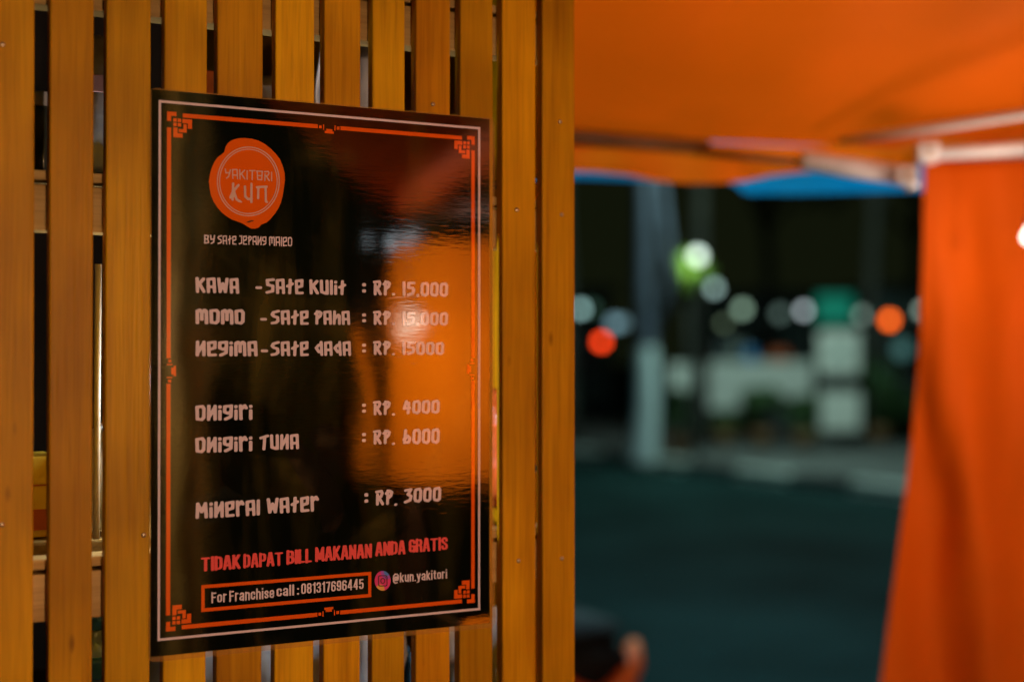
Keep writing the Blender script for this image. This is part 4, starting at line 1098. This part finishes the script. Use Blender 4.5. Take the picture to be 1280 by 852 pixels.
part('arm', bm_mesh(bm, 'arm', M['iron'], True), eb)  # arm made up to carry the bulb added above the canopy
fb = at(1287, 296, 1.98)
hanging_bulb('hanging_bulb', 'bare bulb in front of the orange curtain at the right edge', fb, M['bulb2'], FRONT_W, .011, RAILZ + .05)

# bamboo prop standing beside the viewer, mirrored in the menu
bp_ = Vector((1.28, -.50, 0))
bm = bmesh.new()
pts_, rs_ = [], []
for k in range(34):
    z = k * .075; pts_.append((bp_.x + .004 * math.sin(z * 3), bp_.y, z)); rs_.append(.042 if k % 4 else .046)
tube(bm, pts_, rs_, 14)
o = link('bamboo_pole', bm_mesh(bm, 'bamboo_pole', M['bamboo'], True)); tag(o, 'upright bamboo pole propping the stall, mirrored faintly in the menu', 'pole')

bm = bmesh.new(); tube(bm, [(1.15, -1.1, 0), (1.152, -1.1, 1.0), (1.15, -1.1, 2.2)], [.03, .028, .024], 12); tube(bm, [(1.15, -1.07, 1.95), (.94, -.95, 1.95)], .014, 8)
part('post', bm_mesh(bm, 'post', M['bamboo'], True), pbulb)  # post made up to carry the added key bulb

# ================================================================== SCOOTER
def scooter():
    front = Vector((.19, 3.45, 0))
    ang = math.atan2(-NY, -NX)          # parked along the road, tail towards the viewer
    Ms = Matrix.Translation(front) @ Matrix.Rotation(ang, 4, 'Z') @ Matrix.Translation((1.66, 0, 0))   # local +x = forward, tail over the given point
    t = thing('motor_scooter', 'orange and black motor scooter parked beside the booth, only its tail showing', 'scooter', front)
    def add(name, fn, mat, parent=t, smooth=True):
        bm = bmesh.new(); fn(bm); bm.transform(Ms)
        return part(name, bm_mesh(bm, name, mat, smooth), parent)
    def loft(bm, secs, n=12):
        rings = []
        for (x, z, hw, hh) in secs:
            rings.append([bm.verts.new((x, hw * math.copysign(abs(math.cos(a)) ** .8, math.cos(a)), z + hh * math.copysign(abs(math.sin(a)) ** .8, math.sin(a)))) for a in [2 * math.pi * k / n for k in range(n)]])
        for i in range(len(rings) - 1):
            for k in range(n): bm.faces.new((rings[i][k], rings[i][(k + 1) % n], rings[i + 1][(k + 1) % n], rings[i + 1][k]))
        bm.faces.new(list(reversed(rings[0]))); bm.faces.new(rings[-1]); bmesh.ops.recalc_face_normals(bm, faces=bm.faces)
    def wheel(cx, name='wheel'):
        w_ = add(name, lambda bm: lathe(bm, [(.17, -.02), (.19, -.018), (.19, .018), (.17, .02)], (cx, 0, .28), 28, 1), M['steel'])
        def ty(bm):
            n, m = 28, 10
            R = [[bm.verts.new((cx + (.235 + .045 * math.cos(b)) * math.cos(a), .05 * math.sin(b), .28 + (.235 + .045 * math.cos(b)) * math.sin(a))) for b in [2 * math.pi * j / m for j in range(m)]] for a in [2 * math.pi * i / n for i in range(n)]]
            for i in range(n):
                for j in range(m): bm.faces.new((R[i][j], R[(i + 1) % n][j], R[(i + 1) % n][(j + 1) % m], R[i][(j + 1) % m]))
        add('tyre', ty, M['tyre'], w_)
    wheel(-.10); wheel(-1.36)
    add('front_fork', lambda bm: (tube(bm, [(-.12, .07, .30), (-.22, .07, .66)], .018), tube(bm, [(-.12, -.07, .30), (-.22, -.07, .66)], .018)), M['sc_dark'])
    # front shield: dark centre, orange edge strips sweeping from the top down and back
    add('front_shield', lambda bm: loft(bm, [(-.02, .90, .035, .015), (-.01, .84, .13, .06), (-.04, .76, .17, .10), (-.12, .66, .17, .12), (-.22, .55, .15, .13), (-.30, .42, .12, .10), (-.34, .34, .10, .06)], 16), M['sc_dark'])
    for sy in (-1, 1):
        add('orange_fairing', lambda bm: tube(bm, [(.045, sy * .125, .885), (.05, sy * .150, .82), (.0, sy * .175, .74), (-.09, sy * .18, .64), (-.20, sy * .165, .52), (-.30, sy * .14, .40)], [.018, .040, .050, .052, .045, .02], 12), M['sc_orange'])
    add('headlight', lambda bm: loft(bm, [(.035, .83, .09, .035), (.06, .82, .07, .028), (.07, .815, .03, .01)], 14), M['sc_lens'])
    add('handlebar_cover', lambda bm: loft(bm, [(-.06, .985, .08, .035), (-.10, 1.0, .14, .05), (-.17, 1.0, .13, .05), (-.23, .99, .06, .03)], 14), M['sc_dark'])
    hb = add('handlebar', lambda bm: tube(bm, [(-.20, -.34, .99), (-.15, -.22, 1.0), (-.14, 0, 1.0), (-.15, .22, 1.0), (-.20, .34, .99)], .012), M['sc_dark'])
    for sy in (-1, 1):
        add('grip', lambda bm: tube(bm, [(-.165, sy * .255, .995), (-.205, sy * .355, .989)], .018), M['sc_dark'], hb)
        if sy < 9: continue
        mi = add('mirror', lambda bm: tube(bm, [(-.14, sy * .20, 1.01), (-.12, sy * .26, 1.12)], .005), M['sc_dark'])
        add('mirror_head', lambda bm: lathe(bm, [(.02, -.012), (.06, -.006), (.06, .006), (.02, .008)], (-.12, sy * .28, 1.15), 18, 0), M['sc_lens'], mi)
    add('floorboard', lambda bm: loft(bm, [(-.30, .34, .12, .05), (-.45, .29, .15, .035), (-.66, .29, .15, .035), (-.78, .34, .14, .05)], 14), M['sc_dark'])
    add('body', lambda bm: loft(bm, [(-.68, .42, .08, .10), (-.80, .50, .13, .16), (-1.10, .58, .15, .16), (-1.40, .68, .15, .12), (-1.60, .73, .14, .08), (-1.68, .74, .10, .05)], 16), M['seat'])
    add('orange_fairing', lambda bm: tube(bm, [(-1.60, -.165, .77), (-1.65, -.125, .735), (-1.69, -.06, .68), (-1.70, 0, .66), (-1.69, .06, .68), (-1.65, .125, .735), (-1.60, .165, .77)], [.018, .030, .034, .036, .034, .030, .018], 12), M['sc_orange'])
    add('seat', lambda bm: loft(bm, [(-.72, .72, .06, .03), (-.85, .75, .12, .05), (-1.15, .78, .15, .05), (-1.45, .81, .14, .035), (-1.60, .82, .12, .028), (-1.67, .81, .07, .015)], 16), M['seat'])
    add('tail_lamp', lambda bm: loft(bm, [(-1.61, .75, .06, .03), (-1.66, .75, .04, .02)], 12), M['redprint'])
    add('engine', lambda bm: loft(bm, [(-.90, .30, .06, .08), (-1.1, .30, .09, .10), (-1.36, .28, .07, .07)], 12), M['sc_dark'])
scooter()

# ================================================================== STREET BACKGROUND
def gpt(px, py, h=0.0):
    D = (CAMZ - h) * F / (py - HOR); return Vector(((px - 640) / F * D, D, h))

def leaf_cloud(center, radii, n, size, seed):
    rnd = random.Random(seed); vs, fs = [], []
    clumps = []
    for _ in range(16):
        d = Vector((rnd.gauss(0, 1), rnd.gauss(0, 1), rnd.gauss(0, 1))).normalized() * (rnd.random() ** .4) * .8
        clumps.append((Vector((d.x * radii[0], d.y * radii[1], d.z * radii[2])), rnd.uniform(.25, .5)))
    for _ in range(n):
        c, k = rnd.choice(clumps)
        d = Vector((rnd.gauss(0, 1), rnd.gauss(0, 1), rnd.gauss(0, 1))).normalized() * rnd.random() ** .5 * k
        p = Vector(center) + c + Vector((d.x * radii[0], d.y * radii[1], d.z * radii[2]))
        a = Vector((rnd.gauss(0, 1), rnd.gauss(0, 1), rnd.gauss(0, 1))).normalized(); b = a.orthogonal().normalized()
        s_ = size * rnd.uniform(.6, 1.4)
        i = len(vs); vs += [p + a * s_, p + b * s_ * .45, p - a * s_ * .8, p - b * s_ * .45]; fs.append((i, i + 1, i + 2, i + 3))
    return vs, fs

def tree(label, base, r, H, crown_r, barkmat, seed, leaves=2600, lean=(0, 0), wash=0, size=.14, crown_h=None, split=None):
    base = Vector(base)
    t = thing('street_tree', label, 'tree', base, 'trees along the far pavement')
    rnd = random.Random(seed)
    pts, rs = [], []
    for k in range(9):
        q = k / 8
        pts.append(base + Vector((lean[0] * q + .04 * rnd.uniform(-1, 1), lean[1] * q, H * q))); rs.append(r * (1.25 - .25 * min(1, q * 6)) * (1 - .45 * q))
    bm = bmesh.new(); tube(bm, pts, rs, 14)
    for k in range(5):
        a = rnd.uniform(0, 6.28); p0 = pts[6 + (k % 2)]
        p1 = p0 + Vector((math.cos(a), math.sin(a), 1.0)) * crown_r * .35; p2 = p0 + Vector((math.cos(a), math.sin(a), .8)) * crown_r * .75
        tube(bm, [p0, p1, p2], [r * .4, r * .28, r * .08], 8)
    if split:
        tube(bm, [base + Vector(split[0]), base + Vector(split[1]), base + Vector(split[2])], [r * .55, r * .5, r * .35], 10)
    tr = part('trunk', bm_mesh(bm, 'trunk', barkmat, True), t)
    if wash:
        bm = bmesh.new(); n = 7
        pw, rw = [], []
        for k in range(n):
            q = wash / H * k / (n - 1)
            j = q * 8; i0 = min(7, int(j)); f = j - i0
            pw.append(pts[i0].lerp(pts[i0 + 1], f)); rw.append((rs[i0] + (rs[i0 + 1] - rs[i0]) * f) + .012)
        tube(bm, pw, rw, 14, False)
        part('limewash_band', bm_mesh(bm, 'limewash_band', M['limewash'], True), tr)
    ch = crown_h or crown_r * .7
    vs, fs = leaf_cloud(pts[-1] + Vector((0, 0, ch * .5)), (crown_r, crown_r, ch), leaves, size, seed)
    part('crown', mesh_from(vs, fs, 'crown', M['leaf']), t)
    return t
b0_ = gpt(806, 577, .13)
tree('large street tree with grey trunk and white limewashed foot', b0_, .14, 5.6, 2.6, M['bark'], 1, lean=(-.02, 0), wash=1.45, split=((.10, .1, 1.5), (.34, .1, 2.4), (.10, .2, 4.6)))
tree('dark slim tree just right of the limewashed tree', gpt(868, 556, .13), .15, 5.0, 2.4, M['darkbark'], 2, lean=(.1, 0))
tree('dark tree left of the limewashed tree, close to the booth edge', gpt(704, 553, .13), .20, 5.2, 2.6, M['darkbark'], 3)
tree('dark tree behind the two white square panels', gpt(1092, 552, .13), .13, 4.8, 2.4, M['darkbark'], 4)
tree('far tree between the lamps at centre right', gpt(960, 515, .0), .2, 6.0, 3.6, M['darkbark'], 5, leaves=3200, size=.22)
tree('far tree nearest the orange curtain', gpt(1145, 512, .0), .2, 6.0, 3.4, M['darkbark'], 6, leaves=3000, size=.22)

# hedge on the pavement edge
def hedge(px0, px1, py, h, d, seed, label):
    a, b = gpt(px0, py, .13), gpt(px1, py, .13)
    c = (a + b) / 2 + Vector((0, .3, h * .5))
    vs, fs = leaf_cloud(c, ((b - a).length * .6, d, h * .5), 1500, .07, seed)
    vs = [Vector((v.x, v.y, max(v.z, .14))) for v in vs]
    o = link('clipped_hedge', mesh_from(vs, fs, 'clipped_hedge', M['hedge'])); tag(o, label, 'hedge')
hedge(1080, 1160, 550, .75, .4, 11, 'low green hedge on the far pavement beside the curtain')
hedge(925, 1010, 548, .5, .4, 12, 'dark low hedge under the white cart panel')

# white vendor cart
def cart():
    D = 22.0
    t = thing('vendor_cart', 'white street vendor cart with long pale counter on the far pavement', 'cart', at(957, 560, D) * 1.0)
    t.location.z = .13
    bpy.context.view_layer.update()
    a = at(887, 452, D); b = at(1016, 500, D); lo = at(887, 512, D); st = at(925, 512, D)
    def add(name, x0, x1, z0, z1, y0, y1, mat, bev=.02):
        bm = bmesh.new(); box(bm, x0, x1, y0, y1, z0, z1, bev); return part(name, bm_mesh(bm, name, mat), t)
    add('counter_panel', a.x, b.x, b.z + .03, a.z, D, D + .7, M['cart_white'])
    add('end_cabinet', a.x - .02, st.x, lo.z, b.z + .028, D - .03, D + .72, M['cart_white'])
    add('under_shelf', st.x + .02, b.x - .05, .55, .60, D + .05, D + .65, M['dark_wood'])
    for x in (a.x + .06, b.x - .08):
        for y in (D + .05, D + .62):
            add('leg', x, x + .05, .133, (lo.z if x < st.x else b.z + .03) - .003, y, y + .05, M['iron'], .004)
    bm = bmesh.new(); lathe(bm, [(.26, -.02), (.30, -.03), (.30, .03), (.26, .02)], (b.x - .45, D - .04, .435), 24, 1); part('wheel', bm_mesh(bm, 'wheel', M['tyre'], True), t)
cart()
# pair of square panels on a post
def panels():
    D = 20.5
    t = thing('sign_post', 'post carrying two white square panels one above the other', 'sign', (at(1049, 500, D).x, D + .06, .13))
    x = at(1049, 500, D).x
    bm = bmesh.new(); tube(bm, [(x, D + .06, .13), (x, D + .06, at(1049, 408, D).z)], .035, 10); part('post', bm_mesh(bm, 'post', M['iron'], True), t)
    for (y0, y1, x0, x1) in ((414, 467, 1023, 1074), (489, 538, 1025, 1075)):
        a = at(x0, y0, D); b = at(x1, y1, D)
        bm = bmesh.new(); box(bm, a.x, b.x, D - .02, D + .02, b.z, a.z, .015)
        p = part('sign_panel', bm_mesh(bm, 'sign_panel', M['cart_white']), t)
        if y0 == 414:
            c = at(1049, 441, D)
            bm = bmesh.new(); lathe(bm, [(.085, 0), (.085, -.004)], (c.x, D - .022, c.z), 20, 1); part('printed_mark', bm_mesh(bm, 'printed_mark', M['render']), p)
panels()
# pale bin
D = 20.0
a = at(838, 455, D); b = at(874, 488, D)
t = thing('notice_board', 'small pale notice board on short legs right of the limewashed tree', 'board', ((a.x + b.x) / 2, D, .13))
bm = bmesh.new(); box(bm, a.x, b.x, D, D + .05, b.z, a.z, .01); part('board', bm_mesh(bm, 'board', M['cart_white']), t)
for x in (a.x + .04, b.x - .08):
    bm = bmesh.new(); box(bm, x, x + .04, D + .052, D + .09, .13, a.z - .03, .003); part('leg', bm_mesh(bm, 'leg', M['iron']), t)

def bush(px, py, D, rx, rz, n, seed, label, mat='hedge', size=.06):
    c = at(px, py, D)
    vs, fs = leaf_cloud(c, (rx, rx * .6, rz), n, size, seed)
    t = thing('potted_shrub', label, 'shrub', (c.x, D, .13), 'shrubs on the far pavement')
    part('foliage', mesh_from([Vector((v.x, v.y, max(v.z, .3))) for v in vs], fs, 'foliage', M[mat]), t)
    bm = bmesh.new(); lathe(bm, [(.12, 0), (.17, .22), (.17, .25), (.14, .25)], (c.x, D, .131), 16); part('pot', bm_mesh(bm, 'pot', simple('terracotta_pot', (.25, .12, .05), .9), True), t)
bush(952, 500, 20.6, .34, .30, 420, 61, 'dark leafy shrub in front of the middle of the vendor cart')
bush(1004, 520, 20.4, .28, .34, 380, 62, 'shrub in front of the right end of the vendor cart')
bush(905, 528, 20.9, .26, .22, 300, 63, 'small shrub below the left end of the vendor cart')
bush(850, 512, 19.0, .20, .34, 300, 64, 'thin shrub between the notice board and the limewashed tree')
bush(1098, 478, 21.5, .34, .60, 520, 65, 'tall shrub right of the white square panels')
# awning and stacked goods on the cart
for (px0, px1, py0, py1, D_, m_, lab) in ((893, 915, 430, 451, 22.3, 'iron', 'dark tin standing on the left end of the vendor cart'), (930, 944, 437, 451, 22.2, 'bluelabel', 'blue canister standing on the vendor cart'), (962, 985, 440, 451, 22.3, 'redprint', 'low red crate standing on the vendor cart')):
    a = at(px0, py0, D_); b = at(px1, py1, D_)
    bm = bmesh.new(); box(bm, a.x, b.x, D_ - .1, D_ + .14, at(957, 452, 22).z + .002, a.z, .02)
    box(bm, a.x + .03, b.x - .03, D_ - .07, D_ + .11, a.z + .001, a.z + .04, .01)
    o = link('goods_tin', bm_mesh(bm, 'goods_tin', M[m_])); tag(o, lab, 'tin')

# far buildings with windows
def building(label, px0, px1, D, top, depth, seed, nfl=2):
    a = at(px0, 441, D); b = at(px1, 441, D)
    t = thing('roadside_building', label, 'building', ((a.x + b.x) / 2, D, 0))
    bm = bmesh.new(); box(bm, a.x, b.x, D, D + depth, 0, top); w_ = part('wall', bm_mesh(bm, 'wall', M['render']), t)
    bm = bmesh.new(); box(bm, a.x - .3, b.x + .3, D - .5, D + depth + .3, top + .004, top + .22, .02); part('roof', bm_mesh(bm, 'roof', M['iron']), t)
    n = max(2, int((b.x - a.x) / 1.9)); W = (b.x - a.x) / n
    for f in range(nfl):
        for k in range(n):
            x0 = a.x + W * (k + .25); z0 = .9 + f * 2.9
            if z0 + 1.3 > top: continue
            bm = bmesh.new()
            for r_ in ((x0 - .06, x0, z0 - .06, z0 + 1.36), (x0 + W * .5, x0 + W * .5 + .06, z0 - .06, z0 + 1.36), (x0, x0 + W * .5, z0 - .06, z0), (x0, x0 + W * .5, z0 + 1.3, z0 + 1.36)):
                box(bm, r_[0], r_[1], D - .05, D - .004, r_[2], r_[3])
            wn = part('window', bm_mesh(bm, 'window', M['cart_white']), t)
            bm = bmesh.new(); box(bm, x0 + .002, x0 + W * .5 - .002, D - .03, D - .006, z0 + .002, z0 + 1.298); part('pane', bm_mesh(bm, 'pane', M['window']), wn)
building('low grey building far behind the vendor cart', 890, 1085, 44, 3.2, 8, 1, 1)
building('taller dim grey green building behind the orange curtain edge', 1095, 1420, 36, 3.0, 8, 2, 1)
building('dim building far left behind the trees', 560, 760, 46, 3.4, 8, 3, 1)

# lamps: (px, py, D, radius m, colour, strength, height-of-pole?, label, watts)
def lamp(px, py, D, r, col, st, label, kind='street_lamp', watts=0, lcol=STREET_COL):
    p = at(px, py, D)
    base = (p.x, p.y + r + .06, 0)
    t = thing(kind, label, 'lamp', base, 'lamps beyond the road')
    bm = bmesh.new(); lathe(bm, sphere_prof(r, 10), p, 18)
    part('globe', bm_mesh(bm, 'globe', emis('lit_globe', col, st), True), t)
    bm = bmesh.new(); tube(bm, [base, (base[0], base[1], p.z), (p.x, p.y + r * .8, p.z)], .035, 8)
    part('post', bm_mesh(bm, 'post', M['iron'], True), t)
    if watts: point('street_lamp_light', (p.x, p.y + r + .12, p.z), watts, lcol, r, t)
lamp(872, 320, 18, .075, (.92, 1.0, .90), 2.48, 'brightest white lamp, glowing through green leaves', watts=14, lcol=(.75, 1, .5))
lamp(893, 360, 28, .09, (.50, .75, .70), 2.00, 'dim grey lamp just below the brightest lamp')
lamp(928, 386, 30, .11, (.52, .80, .58), 1.25, 'pale green lamp left of centre above the cart')
lamp(975, 392, 36, .13, (.18, .28, .24), 1.12, 'very dim lamp above the middle of the cart')
lamp(1005, 388, 30, .085, (.70, .82, .86), 2.31, 'crisp white lamp just left of the green sign')
lamp(1079, 394, 30, .10, (.50, .68, .58), 1.30, 'pale lamp just right of the green sign')
lamp(1153, 388, 30, .09, (.45, .62, .52), 2.10, 'pale lamp half hidden by the orange curtain')
lamp(726, 386, 28, .085, (.50, .85, .82), 2.25, 'pale teal lamp touching the booth edge')
lamp(768, 404, 34, .13, (.20, .36, .42), 1.82, 'dull blue lamp left of the limewashed tree')
lamp(778, 403, 38, .12, (.18, .32, .36), 1.40, 'dimmer blue lamp touching the limewashed tree')
lamp(740, 385, 38, .12, (.05, .12, .08), 1.40, 'very faint green lamp near the booth edge')
lamp(925, 436, 40, .22, (.10, .17, .14), 0.84, 'large faint glow under the pale green lamp')
lamp(752, 427, 26, .085, (1.0, .055, .008), 6.00, 'red lamp on a short post near the booth edge', 'warning_lamp')
lamp(1112, 400, 26, .095, (1.0, .13, .008), 5.40, 'orange red lamp on a short post beside the curtain', 'warning_lamp')
lamp(905, 404, 44, .10, (.35, .50, .30), 1.0, 'tiny dim green lamp left of the pale green lamp')
lamp(955, 372, 48, .10, (.30, .42, .36), .9, 'tiny faint lamp above the middle of the cart')
lamp(1128, 436, 34, .20, (.06, .16, .15), 1.1, 'large faint teal glow beside the curtain')
lamp(1108, 470, 34, .22, (.05, .12, .12), .9, 'lower faint teal glow beside the curtain')
# foliage lit round the brightest lamp
vs, fs = leaf_cloud(at(864, 338, 18.5), (.26, .2, .28), 300, .045, 77)
tw = thing('leafy_sapling', 'sapling with bright green leaves around the brightest lamp', 'tree', (at(858, 336, 18.7).x, 18.7, 0))
part('crown', mesh_from(vs, fs, 'crown', simple('bright_leaves', (.22, .36, .06), .5)), tw)
bm = bmesh.new(); p = at(858, 345, 18.7); tube(bm, [(p.x, p.y, 0), (p.x + .03, p.y, p.z * .5), (p.x, p.y, p.z)], [.035, .03, .015], 8); part('trunk', bm_mesh(bm, 'trunk', M['darkbark'], True), tw)
# green lit sign
a = at(1022, 368, 30); b = at(1066, 403, 30)
gs = thing('lit_sign', 'glowing green rectangular sign above the white panels', 'sign', ((a.x + b.x) / 2, 30.1, 0))
bm = bmesh.new(); box(bm, a.x, b.x, 30, 30.12, b.z, a.z, .02); part('sign_box', bm_mesh(bm, 'sign_box', emis('green_sign_light', (.01, .34, .22), .36)), gs)
bm = bmesh.new(); tube(bm, [((a.x + b.x) / 2, 30.18, 0), ((a.x + b.x) / 2, 30.18, a.z)], .05, 8); part('post', bm_mesh(bm, 'post', M['iron'], True), gs)

# tall street lights over the road: hidden by the canopy, they light the street
def tall(px, D, z, watts, label, side=1, col=STREET_COL):
    x = (px - 640) / F * D
    base = Vector((x + side * 1.6, D, 0))
    t = thing('tall_street_light', label, 'street light', base, 'tall street lights')
    bm = bmesh.new(); tube(bm, [base, (base.x, D, z - .4), (base.x - side * .3, D, z), (x, D, z + .05)], [.07, .055, .045, .04], 10)
    part('post', bm_mesh(bm, 'post', M['iron'], True), t)
    bm = bmesh.new(); box(bm, x - .25, x + .25, D - .12, D + .12, z, z + .10, .03); part('lamp_head', bm_mesh(bm, 'lamp_head', M['iron']), t)
    bm = bmesh.new(); box(bm, x - .2, x + .2, D - .09, D + .09, z - .02, z - .002, .004); part('diffuser', bm_mesh(bm, 'diffuser', emis('street_diffuser', (.6, 1, .95), 8)), t)
    point('tall_street_light_light', (x, D, z - .12), watts, col, .15, t)
tall(1000, 16.5, 5.2, STREET_W * 4.2, 'tall street light above the far kerb, hidden by the canopy', 1)
tall(850, 5.4, 4.5, STREET_W * 2.6, 'street light over the near side of the road', -1, (.45, .85, 1.0))

# small bulbs added for street lamps mirrored as pale streaks in the menu
def refl_dir(px):
    u = (px - 640) / F; d = u * NX + NY
    return Vector((u - 2 * d * NX, 1 - 2 * d * NY, 0))
for i, (px, py, dist, r, st, lab) in enumerate(((462, 300, 1.55, .0045, 10, 'left one of three small bulbs added for pale streaks mirrored in the menu'), (494, 304, 1.6, .008, 12, 'middle one of three small bulbs added for pale streaks mirrored in the menu'), (515, 300, 1.65, .007, 12, 'right one of three small bulbs added for pale streaks mirrored in the menu'))):
    s_, z_ = wall_sz(px, py); P0 = WP(s_, z_); d = refl_dir(px); Y0 = P0.y
    p = P0 + d * dist; p.z = CAMZ + (HOR - py) / F * (Y0 + dist)
    t = thing('added_streak_bulb', lab, 'light bulb', (p.x, p.y, p.z), 'small bulbs added for mirrored streaks')
    bm = bmesh.new(); lathe(bm, sphere_prof(r, 10, 2.2), p, 18); part('glass_bulb', bm_mesh(bm, 'glass_bulb', emis('pale_lit_bulb', (.75, .92, 1.0), st * .45), True), t)
    bm = bmesh.new(); tube(bm, [(p.x, p.y, p.z + r * 2.1), (p.x, p.y, RAILZ + .03)], .0015, 6); part('cord', bm_mesh(bm, 'cord', M['iron'], True), t)
